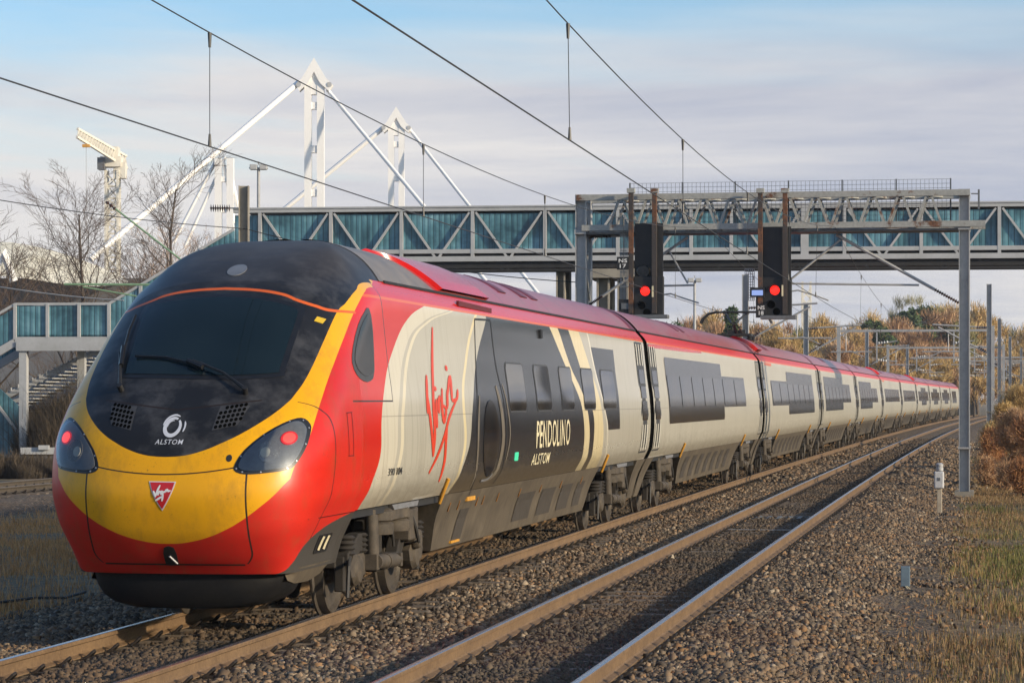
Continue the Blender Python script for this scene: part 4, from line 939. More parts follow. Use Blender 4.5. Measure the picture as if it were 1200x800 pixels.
# fallen leaves and litter along the near ballast edge
N=5000;s=-12+RNG.random(N)**1.5*60;l=SP+1.2+np.abs(RNG.normal(size=N))*2.2;P=trk(s,l,gz(s,l)+.035)
q=RNG.normal(size=(N,2,3));q/=np.linalg.norm(q,axis=2,keepdims=True);q[:,:,2]*=.4;sz=(.02+.025*RNG.random(N))[:,None]
V=np.stack([P-q[:,0]*sz,P+q[:,1]*sz*.6,P+q[:,0]*sz,P-q[:,1]*sz*.6],1).reshape(-1,3);F=np.arange(4*N).reshape(N,4)
t=NT('fallen_leaf');a=t.n('ShaderNodeAttribute',attribute_name='rnd');M['leaf']=t.out(t.ramp(a.outputs['Fac'],[(0,(.10,.04,.015)),(.6,(.26,.12,.04)),(1,(.36,.22,.10))]),.7)
tag(npmesh('fallen_leaves',V,F,M['leaf'],None,np.repeat(RNG.random(N),4)),'scattered brown leaves on the ballast edge by the near track','leaves',kind='stuff')
# ------------------------------------------------------------------ signal gantry
GR=Vector((12.02,69.3,-.5));GH=.1825     # right-hand base; gantry axis is square to the track
def gxz(px,py,dy=0):
    "pixel to gantry-plane coordinates: x along the gantry from its right base (negative = left), z above rail"
    k=(px-600)/FPX;c,sn=math.cos(GH),math.sin(GH)
    # point = GR + x*(c,-sn) + dy*(sn,c)
    ox,oy=GR.x+dy*sn,GR.y+dy*c
    x=(k*oy-ox)/(c+k*sn);Y=oy-x*sn
    return x,CAMH+(YH-py)/FPX*Y
def gw(x,z,dy=0):
    c,sn=math.cos(GH),math.sin(GH);return Vector((GR.x+x*c+dy*sn,GR.y-x*sn+dy*c,z))
G=thing('signal_gantry','rusting grey lattice gantry spanning both near tracks with walkway mesh','signal gantry',GR,-GH)
Z0=GR.z
def gl(px,py,dy=0):
    x,z=gxz(px,py,dy);return (x,dy,z-Z0)
xl,_=gxz(681,300);xr,_=gxz(1130,300)
zt=gxz(1130,226)[1]-Z0;zb=gxz(1000,264)[1]-Z0
def col_(x,top,mat):
    for dy in(-.02,1.0):
        m=MB();
        m.box((x-.13,dy,top/2),(.02,.26,top));m.box((x+.13,dy,top/2),(.02,.26,top));m.box((x,dy,top/2),(.25,.03,top))
        c=m.build('column',mat,G)
        m=MB();m.box((x,dy,.1),(.5,.5,.2));m.build('base_plate',M['concrete'],c)
        m=MB();m.box((x,dy-.0,1.35),(.33,.31,.05));m.build('strap',M['steel'],c);m=MB();m.box((x,dy,zb-.1),(.32,.32,.12));m.build('strap',M['steel'],c)
    m=MB();n=9
    for k in range(n):
        a=.4+(top-.8)*k/n;b=.4+(top-.8)*(k+1)/n
        if k%2:m.bar((x+.1,.1,a),(x+.1,.9,b),.05)
        else:m.bar((x+.1,.9,a),(x+.1,.1,b),.05)
    m.build('column_lacing',M['rustgrey'],G)
col_(xr,zt+.1,M['steel']);col_(xl,zt+.1,M['steel'])
m=MB()
for dy in(-.15,1.0):m.bar((xl-.1,dy,zt),(xr+.15,dy,zt),.16,.16)
m.build('top_chord',M['rustgrey'],G)
m=MB()
for dy in(-.15,1.0):m.bar((xl+.05,dy,zb),(xr+.55,dy,zb),.17,.16)
m.build('bottom_chord',M['rustgrey'],G)
m=MB()
for dy in(-.15,1.0):
    m.bar((xl+.1,dy,zt-.05),(xl+.75,dy,zt-.42),.08) if 0 else None
n=12
for k in range(n):
    a=xl+.75+(xr-xl-1.3)*k/n;b=xl+.75+(xr-xl-1.3)*(k+1)/n;mid=(a+b)/2
    m=MB()
    for dy in(-.15,1.0):
        m.bar((a+.04,dy,zb),(mid-.04,dy,zt),.10,.06);m.bar((mid+.04,dy,zt),(b-.04,dy,zb),.10,.06)
    m.bar((mid,-.15,zt),(mid,1.0,zt),.06);m.bar((a,-.15,zb),(a,1.0,zb),.06);m.bar((a,-.15,zt-.02),(b,1.0,zt-.02),.05)
    m.build('diagonal_brace',M['rustgrey'],G)
m=MB();m.box(((xl+xr)/2,.42,zb-.14),(xr-xl,1.0,.05));m.build('walkway_deck',M['steeldk'],G)
# mesh handrail on the far side
m=MB();x0,_=gxz(738,230,1.1);x1,_=gxz(1114,230,1.1);z0=zb+.1;z1=gxz(950,212,1.1)[1]-Z0
nx=int((x1-x0)/.115)
for k in range(nx+1):x=x0+(x1-x0)*k/nx;m.bar((x,1.12,z0),(x,1.12,z1),.009)
for k in range(11):z=z0+(z1-z0)*k/10;m.bar((x0,1.12,z),(x1,1.12,z),.009)
m.build('mesh_railing',M['steeldk'],G)
m=MB()
for k in range(7):x=x0+(x1-x0)*k/6;m.bar((x,1.14,z0-.2),(x,1.14,z1+.02),.04)
m.build('railing_posts',M['steeldk'],G)
m=MB();a=gl(1147,222);b=gl(1147,245);m.bar(a,b,.05);m.bar(gl(1138,227),gl(1147,227),.03);m.build('end_bracket',M['steeldk'],G)
for px in(741,892,924,769):
    pass
def signal(label,px0,px1,ytop,ybot,yred,xred,posts,num,numpos,extra,left):
    cx,_=gxz((px0+px1)/2,300,-.4);base=gw(cx,0,-.4);o=thing('signal',label,'railway signal',base,-GH,'colour light signals hung from the gantry')
    def q(px,py,dy=0):
        x,z=gxz(px,py,-.4+dy);return (x-cx,dy,z)
    def rect(m,p0,y0,p1,y1,dy,d):
        a=q(p0,y0,dy);b=q(p1,y1,dy);m.box(((a[0]+b[0])/2,dy,(a[2]+b[2])/2),(abs(b[0]-a[0]),d,abs(b[2]-a[2])));return m
    rect(MB(),px0,ytop,px1,ybot,.05,.10).build('backing_board',M['black'],o)
    rect(MB(),px0-1,ybot-47,px1+1,ybot,-.03,.16).build('signal_head',M['black'],o,bevel=.02)
    rect(MB(),px0-2,ybot-2,px1+6,ybot+2,-.05,.5).build('lower_ledge',M['steeldk'],o)
    for p in posts:
        m=rect(MB(),p-2.6,225,p+2.6,ybot-4,-.12,.14);m.build('hanger_post',M['rustpost'],o)
        m=rect(MB(),p-4.5,221,p+4.5,226,-.12,.2);m.build('post_cap',M['rustgrey'],o)
    r=.128
    for yy,mm,nm in((yred,M['sigred'],'red_lamp'),(yred+17,M['hole'],'dark_lens')):
        xx=xred if nm=='red_lamp' else xred-4
        c=q(xx,yy,-.115);m=MB();m.lathe([(.01,-.02),(r*.6,-.02),(r,.0),(r,.03)] if nm=='red_lamp' else [(.01,-.005),(.10,-.005),(.10,.02)],c,'y',20);h=m.build(nm,mm,o,smooth=True)
        m=MB();g=[]
        for k in range(15):
            a=R(10+160*k/14);rr=r+.02 if nm=='red_lamp' else .12
            g.append([(c[0]+rr*math.cos(a),c[1]+.03,c[2]+rr*math.sin(a)),(c[0]+rr*math.cos(a),c[1]-.2+.08*abs(math.cos(a)),c[2]+rr*math.sin(a))])
        m.grid(g);m.build('hood',M['black'],h)
    c=q(xred+2,yred+25,-.115);m=MB();m.lathe([(.01,-.005),(.10,-.005),(.10,.02)],c,'y',18);m.build('dark_lens',M['hole'],o)
    if left:
        c=q(xred-2,yred-23,-.02);m=MB();m.lathe([(.02,-.06),(.16,-.06),(.19,-.02),(.19,.05)],c,'y',20);m.lathe([(.01,-.10),(.05,-.10),(.05,-.05)],c,'y',12);m.build('route_lens',M['blackgloss'],o,smooth=True)
    # number plate
    p0,y0,p1,y1=numpos;m=rect(MB(),p0-2,y0-2,p1+2,y1+2,-.215,.03);pl=m.build('number_plate',M['black'],o)
    for tx,ya,yb,ins in(('NS',y0,(y0+y1)/2-.8,0),(num,(y0+y1)/2+.8,y1,1.2)):
        a=q(p0+ins,yb,-.235);b=q(p1-ins,ya,-.235)
        text_mesh(tx,lambda X,Z,off:Vector((X,-.233+off,Z)),a[0],a[2],b[0],b[2],-.002,'plate_number',M['white'],pl,.02)
    # access cage
    m=MB();pa,pb,ya,yb=extra
    for k in range(6):p=pa+(pb-pa)*k/5;m.bar(q(p,ya,.35),q(p,yb,.35),.016);
    for k in range(13):y=ya+(yb-ya)*k/12;m.bar(q(pa,y,.35),q(pb,y,.35),.016)
    m.build('ladder_cage',M['steel'],o)
    m=MB();rect(m,xred+8,yred-6,xred+10,yred+7,-.17,.05);m.build('pale_stop_plate',M['cream'],o)
    return o,q,rect
o,q,rect=signal('left signal, NS 17 plate, red lamp above train roof',744,777,262,371,341,756,(739.5,767),'17',(725,303,735,314),(727,735,252,352),True)
m=rect(MB(),726,351,742,370,.0,.3);m.build('equipment_box',M['black'],o);rect(MB(),728,355,740,362,-.16,.02).build('box_front',M['steeldk'],o)
o,q,rect=signal('right signal, NS 18 number, red lamp and blue screen beside it',894,927,266,372,340,908,(891,920),'18',(888,358,896,369),(873,884,315,352),False)
rect(MB(),879,337,896,348,-.16,.1).build('screen_housing',M['black'],o)
rect(MB(),881,340,894,346,-.22,.02).build('blue_screen',emit('blue_screen_light',(.25,.36,.72),.45),o)
rect(MB(),885,372,890,376,-.03,.16)
rect(MB(),886,345,898,372,-.06,.14).build('number_box',M['black'],o)
# ------------------------------------------------------------------ overhead line
def insul(m,a,b,n=11,r=.06):
    a=Vector(a);b=Vector(b)
    m.tube([a,b],.02,6)
    for k in range(n):
        t0=a.lerp(b,(k+.15)/n);t1=a.lerp(b,(k+.5)/n);t2=a.lerp(b,(k+.85)/n);m.tube([t0,t1,t2],[.025,r,.025],8)
def canti(name,label,base,tubes,ins,rz=-GH):
    o=thing(name,label,'overhead line arm',base,rz,'arms holding the overhead line')
    inv=Matrix.Translation(base)@Matrix.Rotation(rz,4,'Z');inv.invert()
    for nm,pts,r in tubes:
        m=MB();m.tube([inv@Vector(p) for p in pts],r,8);m.build(nm,M['steel'],o,smooth=True)
    for a,b in ins:
        m=MB();insul(m,inv@Vector(a),inv@Vector(b));m.build('insulator',M['insul'],o,smooth=True)
    return o
def g3(px,py,dy=.35):x,z=gxz(px,py,dy);return gw(x,z,dy)
canti('cantilever_arm','tubular overhead line arm bolted to the left column of the gantry, above the train roof',g3(690,356),[
 ('stay_tube',[g3(716,277),g3(825,274)],.028),('bracket_tube',[g3(706,347),g3(806,278)],.038),('drop_strut',[g3(783,292),g3(806,332)],.025),
 ('registration_tube',[g3(727,336),g3(814,334)],.028),('steady_arm',[g3(765,347),g3(786,344),g3(800,349),g3(819,355)],.02)],[(g3(690,278),g3(716,277)),(g3(689,358),g3(706,347))])
canti('cantilever_arm','tubular overhead line arm bolted to the right column of the gantry, over the empty track',g3(1124,355),[
 ('stay_tube',[g3(1100,269),g3(962,268)],.028),('bracket_tube',[g3(1095,339),g3(980,275)],.042),('drop_strut',[g3(985,281),g3(927,327)],.03),
 ('registration_tube',[g3(905,332),g3(1077,334)],.028),('steady_arm',[g3(917,343),g3(935,340),g3(955,346),g3(971,352)],.02)],[(g3(1124,269),g3(1100,269)),(g3(1124,355),g3(1095,339))])
ZC=4.57
def mess_z(s,smin,zmin,s1=43.6,z1=6.72,s0=-22,z0=6.72):
    return zmin+(z1-zmin)*((s-smin)/(s1-smin))**2 if s>smin else zmin+(z0-zmin)*((smin-s)/(smin-s0))**2
SUP=[-90,-24,43.6,126,185,247,310]
def ohle(lat,words,stag):
    sp=[-24,-10,43.6,126,185,247,310]
    def zm(s):
        for a,b in zip(SUP[:-1],SUP[1:]):
            if a<=s<=b:
                u=(s-a)/(b-a);return 6.72-(6.72-5.52)*4*u*(1-u)*(1.0 if (b-a)<75 else 1.)
        return 6.72
    def lt(s):return lat+np.interp(s,SUP,[stag*(-1)**(k+1) for k in range(len(SUP))])
    ss=np.arange(-90,310,2.)
    c=thing('contact_wire','lower contact wire over '+words,'overhead wire',tp(0,lat,ZC),0,'overhead line wires');off=Vector(c.location)
    m=MB();m.tube([tp(s,lt(s),ZC)-off for s in ss],.0068,6);m.build('wire',M['wire'],c,smooth=True)
    for a,b in zip(SUP[:-1],SUP[1:]):
        n=max(3,int((b-a)/12))
        for s in ([-11.3,-1.6,8.1,17.8,27.5,36.5] if a==-24 else [a+(b-a)*k/n for k in range(1,n)]):
            m=MB();p0=tp(s,lt(s),ZC)-off;p1=tp(s,lt(s)*.6+lat*.4,zm(s))-off;m.tube([p0,p1],.0042,5);m.tube([p0,p0+Vector((0,0,.12))],[.020,.012],6);m.tube([p1-Vector((0,0,.14)),p1],[.014,.022],6);m.build('dropper',M['wire'],c)
    m=MB();m.tube([tp(s,lt(s)*.6+lat*.4,zm(s))for s in ss],.0065,6);tag(m.build('catenary_wire',M['wire'],None,smooth=True),'upper sagging catenary wire over '+words,'overhead wire','overhead line wires')
ohle(0,'the red and silver train',.0);ohle(SP,'the empty near track',.12)
# boundary feeder on the left
def ptat(px,py,Y):return Vector(((px-600)/FPX*Y,Y,CAMH+(YH-py)/FPX*Y))
m=MB();A=ptat(-120,213,62);B=ptat(287,268,75);C=ptat(682,331,71.3)
def sag(a,b,d,n=14):return [a.lerp(b,k/n)-Vector((0,0,d*4*(k/n)*(1-k/n))) for k in range(n+1)]
m.tube(sag(A,B,.15)+sag(B,C,.25)[1:],.013,5);tag(m.build('feeder_wire',M['wire'],None,smooth=True),'slack thin wire running from the left edge past the grey mast to the gantry column','overhead wire')
m=MB();m.tube(sag(ptat(-60,325,80),ptat(145,352,78),.1),.02,5);tag(m.build('tension_wire',M['steel'],None,smooth=True),'pale wire sloping down above the left stair landing','overhead wire')
# left-hand mast with green cantilever
b=ptat(286,500,75);b.z=-.5;o=thing('overhead_mast','grey overhead line mast behind the train nose with insulator and green arm','overhead mast',b,0)
m=MB();H=ptat(286,218,75).z+.5;m.box((-.13,0,H/2),(.03,.3,H));m.box((.13,0,H/2),(.03,.3,H));m.box((0,0,H/2),(.26,.03,H));m.build('mast',M['concrete'],o)
M['green_tube']=wear('verdigris_tube',(.20,.33,.20),(.14,.22,.14),6,.5)
for nm,a,c,r in(('top_tube',(75,333),(200,333),.035),('diagonal_tube',(133,243),(218,309),.03),('strut',(97,336),(160,347),.025)):
    m=MB();m.tube([ptat(*a,75)-b,ptat(*c,75)-b] if nm!='top_tube' else [ptat(*a,75)-b,ptat(283,334,75)-b],r,6);m.build(nm,M['green_tube'],o,smooth=True)
m=MB();insul(m,ptat(246,244,75)-b,ptat(270,244,75)-b,9,.12);m.build('insulator',M['insul'],o,smooth=True)
m=MB();m.tube([ptat(270,244,75)-b,ptat(283,244,75)-b],.02,6);m.build('bracket',M['steel'],o)
m=MB();insul(m,ptat(124,236,75)-b,ptat(136,246,75)-b,3,.06);m.build('insulator',M['insul'],o,smooth=True)
# masts and arms further down the line
def mast(s,l,h,label,group,arm):
    p=tp(s,l,-.5);o=thing('overhead_mast',label,'overhead mast',p,-float(cen(s)[2]),group)
    m=MB();m.box((-.13,0,h/2),(.03,.28,h));m.box((.13,0,h/2),(.03,.28,h));m.box((0,0,h/2),(.25,.03,h));m.build('mast',M['steel'],o)
    m=MB();m.box((0,0,.12),(.6,.6,.24));m.box((0,0,1.9),(.3,.33,.05));m.build('footing',M['concrete'],o)
    sg=1 if arm>0 else -1;L=abs(arm)
    m=MB();m.tube([(0,0,6.7),(sg*L,0,6.9)],.05,6);m.tube([(0,0,5.2),(sg*L*.9,0,6.75)],.05,6);m.tube([(sg*L*.45,0,5.35),(sg*(L+.6),0,5.35)],.04,6);m.tube([(sg*L*.72,0,6.4),(sg*L*.72,0,5.35)],.03,5);m.tube([(sg*L*.6,0,5.3),(sg*L*.8,0,5.4),(sg*(L+.1),0,5.08)],.03,5);m.build('cantilever',M['steel'],o,smooth=True)
    for a_,b_ in(((sg*.1,0,6.7),(sg*.7,0,6.72)),((sg*.1,0,5.25),(sg*.6,0,5.6))):m=MB();insul(m,a_,b_,5,.09);m.build('insulator',M['insul'],o,smooth=True)
    return o
ML='overhead line masts left of the train';MR='overhead line masts right of the tracks'
for s,h,w in((91,8.2,'tall grey mast behind the train, nearest on its left side'),(126,8.2,'grey mast behind the train, second on its left side'),(185,8.2,'distant grey mast behind the train, third on its left side'),(247,8.2,'far grey mast behind the train end, fourth on its left side')):
    mast(s,-3.5,h,w,ML,3.2)
for s,h,w in((126,9.2,'grey mast right of the tracks, next behind the gantry column'),(185,9.0,'grey mast right of the tracks, second behind the gantry column'),(247,9.0,'far grey mast right of the tracks, third behind the gantry column'),(310,9.0,'farthest grey mast right of the tracks')):
    mast(s,SP+3.5,h,w,MR,-3.2)
M['whiteins']=wear('white_insulator',(.7,.68,.62),(.5,.5,.45),9,.3)
for k,(s,a,b) in enumerate(((155,-3.6,SP+3.4),(216,-3.6,SP+3.4),(275,-9,SP+9),(300,-9,SP+11),(318,-9,SP+14))):
    p=tp(s,a,-.5);o=thing('portal_frame',['overhead portal frame across the line, nearest of those beyond the train middle','second overhead portal frame across the line','third overhead portal frame across the line','fourth overhead portal frame across the line','farthest overhead portal frame across the line'][k],'portal frame',p,-float(cen(s)[2]),'portal frames far down the line')
    W=b-a
    for x in(0,W):m=MB();m.box((x,0,3.8),(.24,.24,7.6));m.build('portal_leg',M['steel'],o)
    m=MB();m.box((W/2,0,7.3),(W,.18,.16));m.build('portal_beam',M['steel'],o)
    n=2 if W<12 else 5
    for j in range(n):
        x=W*(j+.5)/n;m=MB();m.bar((x,0,7.2),(x,0,5.1),.10);m.tube([(x,0,5.3),(x+1.4,0,5.2)],.04,5);m.tube([(x,0,6.4),(x+1.4,0,6.6)],.04,5);m.build('drop_post',M['steel'],o)
        
        for a_,b_ in(((x+.05,0,6.45),(x+.8,0,6.55)),((x+.05,0,5.3),(x+.7,0,5.24))):m=MB();insul(m,a_,b_,4,.1);m.build('insulator',M['whiteins'],o,smooth=True)
# ------------------------------------------------------------------ footbridge
t=NT('teal_bridge_panel');X=t.xyz();n=t.noise(.55,4,.6,t.scalevec(1,1,1.3),.5);st=t.m('FRACT',t.m('MULTIPLY',X[0],4.6));cor=t.m('ABSOLUTE',t.m('SUBTRACT',st,.5))
g=t.noise(7,4,.7,t.scalevec(1,1,.06))
col=t.ramp(t.m('ADD',t.m('MULTIPLY',n,.75),t.m('MULTIPLY',g,.25)),[(.36,(.022,.07,.095)),(.52,(.085,.21,.26)),(.66,(.20,.37,.44))])
col=t.mx(t.lt(cor,.06),col,(.015,.05,.065))
M['teal']=t.out(col,.35,0,t.bump(cor,.5,.05))
BA=ptat(388,250,101.5);BB=ptat(1171,250,98.5)      # the line the bridge runs along
BDIR=Vector((BB.x-BA.x,BB.y-BA.y,0));BDIR.normalize();BRZ=math.atan2(BDIR.y,BDIR.x)
def bpt(px):
    k=(px-600)/FPX;u=(k*BA.y-BA.x)/(BDIR.x-k*BDIR.y);return u
def bz(py):return CAMH+(YH-py)/FPX*100.
BR=thing('footbridge','enclosed footbridge with teal panels in a pale grey truss crossing above the train','footbridge',(BA.x,BA.y,-.5),BRZ);BZ=-.5
zT,zP0,zMid,zBot,zD,zR=[bz(y)-BZ for y in(244,249,293,302,312,316)]
u0,u1=bpt(274),bpt(1500)
DEP=3.2
for nm,z,h,w,mt in(('top_chord',zT+.02,.14,.22,'bridgewhite'),('middle_rail',zMid,.16,.18,'bridgewhite'),('bottom_chord',zBot,.20,.22,'bridgewhite')):
    m=MB()
    for dy in(0,DEP):m.bar((u0,dy,z),(u1,dy,z),w,h)
    m.build(nm,M[mt],BR)
m=MB();m.box(((u0+u1)/2,DEP/2,zD+.12),(u1-u0,DEP-.1,.3));m.build('deck',M['dark'],BR)
m=MB();m.box(((u0+u1)/2,DEP/2,zT+.12),(u1-u0,DEP+.3,.06));m.build('bridge_roof',M['bridgewhite'],BR)
m=MB()
for dy in(.1,):m.tube([(u0+1,dy,zR),(u1,dy,zR)],.07,8)
for k in range(int((u1-u0)/2.8)):
    u=u0+2+k*2.8;m.bar((u,.1,zR),(u+.25,.1,zD),.06);m.bar((u+.55,.1,zR),(u+.3,.1,zD),.06) if k%2 else None
m.build('service_pipe',M['dark'],BR)
PX=[305,388,470.6,554,638.8,724,810,857,943,989.5,1079.5,1171,1262,1353,1444]
US=[bpt(p) for p in PX]
for a,b in zip([u0]+US,US+[u1]):
    m=MB();m.box(((a+b)/2,.10,(zP0+zMid)/2),(b-a-.05,.05,zMid-zP0-.05));m.build('teal_panel',M['teal'],BR)
    m=MB();m.box(((a+b)/2,.10,(zBot+zMid)/2),(b-a-.05,.05,zMid-zBot-.1));m.build('kick_panel',M['dark'],BR)
    m=MB();m.box(((a+b)/2,DEP-.1,(zP0+zMid)/2),(b-a-.05,.05,zMid-zP0));m.build('teal_panel',M['teal'],BR)
for i,u in enumerate(US):
    w=.30 if PX[i]==943 else .13
    m=MB();m.box((u,-.03,(zT+zBot)/2),(w,.14,zT-zBot));m.build('truss_post',M['bridgewhite'],BR)
for a,b in zip(US[:-1],US[1:]):
    if b-a<2.2:continue
    mid=(a+b)/2
    for p,q_ in(((a+.12,zT-.1),(mid-.06,zBot+.05)),((b-.12,zT-.1),(mid+.06,zBot+.05))):
        m=MB();m.bar((p[0],-.02,p[1]),(q_[0],-.02,q_[1]),.06,.13,up=(0,1,0)) if 0 else m.bar((p[0],-.02,p[1]),(q_[0],-.02,q_[1]),.12,.08);m.build('truss_diagonal',M['bridgewhite'],BR)
for px,w in((652,.10),(662,.06)):pass
for px,w in((656,.42),(706,.62),(729,.5)):
    for dy in(.5,DEP-.5):
        u=bpt(px);m=MB();m.box((u-w*.35,dy,zD/2),(w*.12,.5,zD));m.box((u+w*.35,dy,zD/2),(w*.12,.5,zD));m.box((u,dy+.1,zD/2),(w*.7,.08,zD));m.build('pier',M['concrete'],BR)
m=MB();m.box((bpt(718),DEP/2,zD-.25),(1.9,DEP,.35));m.build('pier_head',M['concrete'],BR)
# stair tower on the left: a thing of its own joined to the bridge end
ST=thing('bridge_stair','teal panelled stair and landing of the footbridge left of the train nose','stair',(BA.x,BA.y,-.5),BRZ)
def sl(px,py,dy=0.):return Vector((bpt(px),dy,bz(py)-BZ))
def panel(name,poly,dy,d,mat,par):
    m=MB();m.prism([(p.x,p.z) for p in poly],dy,dy+d,'y');return m.build(name,mat,par)
def flight(a,b,hgt_px,nm,dy,n,mat='teal'):
    for k in range(n):
        p=[a[0]+(b[0]-a[0])*k/n,a[1]+(b[1]-a[1])*k/n];q=[a[0]+(b[0]-a[0])*(k+1)/n,a[1]+(b[1]-a[1])*(k+1)/n]
        panel(nm,[sl(p[0]+.6,p[1]),sl(q[0]-.6,q[1]),sl(q[0]-.6,q[1]+hgt_px),sl(p[0]+.6,p[1]+hgt_px)],dy,.06,M[mat],ST)
for dy in(0,2.6):
    flight((274,266),(128,355),40,'teal_panel',dy,5);flight((128,355),(20,355),38,'teal_panel',dy,3);flight((20,356),(-60,404),38,'teal_panel',dy,3)
    m=MB()
    for a,b in(((274,265),(128,353)),((128,353),(18,353)),((18,353),(-60,400))):m.bar(sl(*a,dy),sl(*b,dy),.12,.10)
    for a,b,w in(((274,307),(128,398),.26),((128,399),(18,399),.42),((18,399),(-60,446),.3)):m.bar(sl(*a,dy),sl(*b,dy),.16,w)
    m.build('handrail_and_stringer',M['bridgewhite'],ST)
    for px,y0,y1 in((128,353,394),(93,353,394),(56,353,394),(18,353,396),(200,309,350),(165,330,372),(236,286,330)):
        m=MB();m.bar(sl(px,y0,dy-.03),sl(px,y1,dy-.03),.12);m.build('panel_post',M['bridgewhite'],ST)
m=MB();a=sl(18,392);b=sl(128,392);m.box(((a.x+b.x)/2,1.3,a.z),(b.x-a.x,2.6,.12));m.build('landing',M['dark'],ST)
for px,dy in((27,.1),(75,2.5)):
    m=MB();p=sl(px,404,dy);m.box((p.x,dy,p.z/2),(.30,.30,p.z));m.build('stair_column',M['bridgewhite'],ST)
m=MB();a=sl(128,404);b=sl(20,404);m.box(((a.x+b.x)/2,-.02,a.z),(abs(a.x-b.x),.25,.36));m.build('landing_beam',M['bridgewhite'],ST)
# upper and lower flights with open treads, seen from below
M['stread']=wear('stair_tread',(.46,.47,.48),(.32,.32,.33),5,.5)
for row_ in range(3):
    n=15
    for k in range(n):
        q=k/(n-1);p=sl(112-24*row_-120*q,400+17*row_+58*q,3.0);m=MB();m.box((p.x,4.1+row_*2.5,p.z),(.44,2.4,.06));m.box((p.x-.2,4.1+row_*2.5,p.z+.08),(.03,2.4,.16));m.build('tread',M['stread'],ST)
m=MB();
for dy in(3.0,5.2):m.bar(sl(108,398,dy),sl(-40,474,dy),.10,.24)
m.build('lower_stringer',M['bridgewhite'],ST)
n=12
for k in range(n):
    q=k/(n-1);p=sl(262-130*q,318+80*q);m=MB();m.box((p.x,1.3,p.z),(.34,2.5,.05));m.build('tread',M['stread'],ST)
panel('teal_panel',[sl(-30,450),sl(2,480),sl(24,530),sl(-30,545)],2.7,.06,M['teal'],ST)
m=MB();m.bar(sl(-30,470,2.6),sl(20,540,2.6),.10,.10);m.build('stair_brace',M['bridgewhite'],ST)
# pale fence under the stair
o=thing('fence','low pale steel fence beyond the distant track under the stair','fence',ptat(30,545,96),0);b=Vector(o.location)
m=MB();a=ptat(24,528,96);c=ptat(140,528,96);m.bar(a-b,c-b,.1,.25);m.build('top_rail',M['bridgewhite'],o)
for k in range(12):
    p=ptat(24+k*9.5,528,96)-b;m=MB();m.box((p.x,0,(p.z-1)/2-.3),(.2,.06,p.z+1.2));m.build('fence_pale',M['steeldk'],o)
m=MB();p=ptat(52,524,96)-b;m.box((p.x,-.1,p.z),(.38,.2,.16));m.build('fence_box',M['bridgewhite'],o)
# ------------------------------------------------------------------ stadium, crane, lamps
def ladder_mast(name,label,px0,px1,ytop,Y,apex=True,z0=-1):
    b=ptat((px0+px1)/2,ytop,Y);top=b.z;o=thing(name,label,'stadium mast',(b.x,Y,z0),0,'white stadium masts');w=(px1-px0)/FPX*Y;h=top-z0
    for sx in(-1,1):
        m=MB();m.box((sx*w*.32,0,h/2-.6),(w*.36,w*.5,h-1.2));m.build('mast_leg',M['mastwhite'],o)
        m=MB();m.box((sx*w*.32,-w*.26,h/2-.6),(w*.10,.1,h-3));m.build('leg_slot',M['mastwhite'],o) if 0 else None
    for k in range(int(h/5.5)):m=MB();m.box((0,0,h-5-k*5.5),(w*.42,w*.4,.9));m.build('cross_plate',M['mastwhite'],o)
    if apex:
        m=MB();m.prism([(-w*.95,h-2.4),(-w*.62,h-1.6),(0,h+1.0),(w*.62,h-1.6),(w*.95,h-2.4),(w*.75,h-3.2),(w*.3,h-2.2),(0,h-.8),(-w*.3,h-2.2),(-w*.75,h-3.2)],-w*.35,w*.35,'y');m.box((0,0,h-2.0),(w*.5,w*.45,3.2));m.build('mast_head',M['mastwhite'],o)
        for sx in(-1,1):
            m=MB();m.lathe([(.1,-w*.38),(w*.13,-w*.38),(w*.13,w*.38),(.1,w*.38)],(sx*w*.78,0,h-2.4),'y',14);m.build('pin_joint',M['bridgewhite'],o,smooth=True)
    return o
def strut(par,a,b,r,Y,Y2=None):
    bl=Vector(par.location);m=MB();m.tube([ptat(*a,Y)-bl,ptat(*b,Y2 or Y)-bl],r,10);m.build('stay_strut',M['mastwhite'],par,smooth=True)
Ym=330
o=ladder_mast('stadium_mast','tall white stadium mast with long stays, largest above the bridge',357,380,78,Ym)
strut(o,(350,97),(106,304),.36,Ym,Ym-20);strut(o,(384,106),(585,348),.25,Ym,Ym-20)
o=ladder_mast('stadium_mast','white stadium mast right of the tallest one, middle size',455,474,133,420)
strut(o,(449,150),(325,252),.40,420);strut(o,(480,152),(640,356),.29,420,400)
o=ladder_mast('stadium_mast','small white stadium mast with fanned stays behind the long strut',252,274,178,470,False)
for a,b in(((252,190),(203,285)),((264,184),(216,290)),((268,190),(284,268)),((262,190),(275,262))):strut(o,a,b,.30,470)
# curved lit roof and dark wall of the stand behind the trees
o=thing('stadium_stand','stadium stand with pale curved roof over a dark wall behind bare trees','stadium',(-75,300,-1),0);b=Vector(o.location)
t=NT('stand_roof_sheet');X=t.xyz();M['standroof']=t.out(t.ramp(t.noise(.25,3,.6),[(.3,(.80,.72,.52)),(.7,(.88,.82,.66))]),.5)
m=MB();g=[]
for k in range(13):
    px=-60+k*210/12;q=max(0,(px)/150);y=283+44*max(0,q)**1.6
    g.append([ptat(px,y+dy*(1-.9*min(1,max(0,q))**3)*1.,295+dz)-b for dy,dz in((0,14),(12,8),(26,3),(40,0))])
m.grid(g);r=m.build('curved_roof',M['standroof'],o,smooth=True)
m=MB();a=ptat(-60,326,301);c=ptat(215,362,301);m.box((((a.x+c.x)/2)-b.x,6,(a.z)/2+.5),(c.x-a.x,10,a.z+1));m.build('wall',wear('stand_wall',(.12,.125,.14),(.09,.09,.1),.3,.7),o)
m=MB()
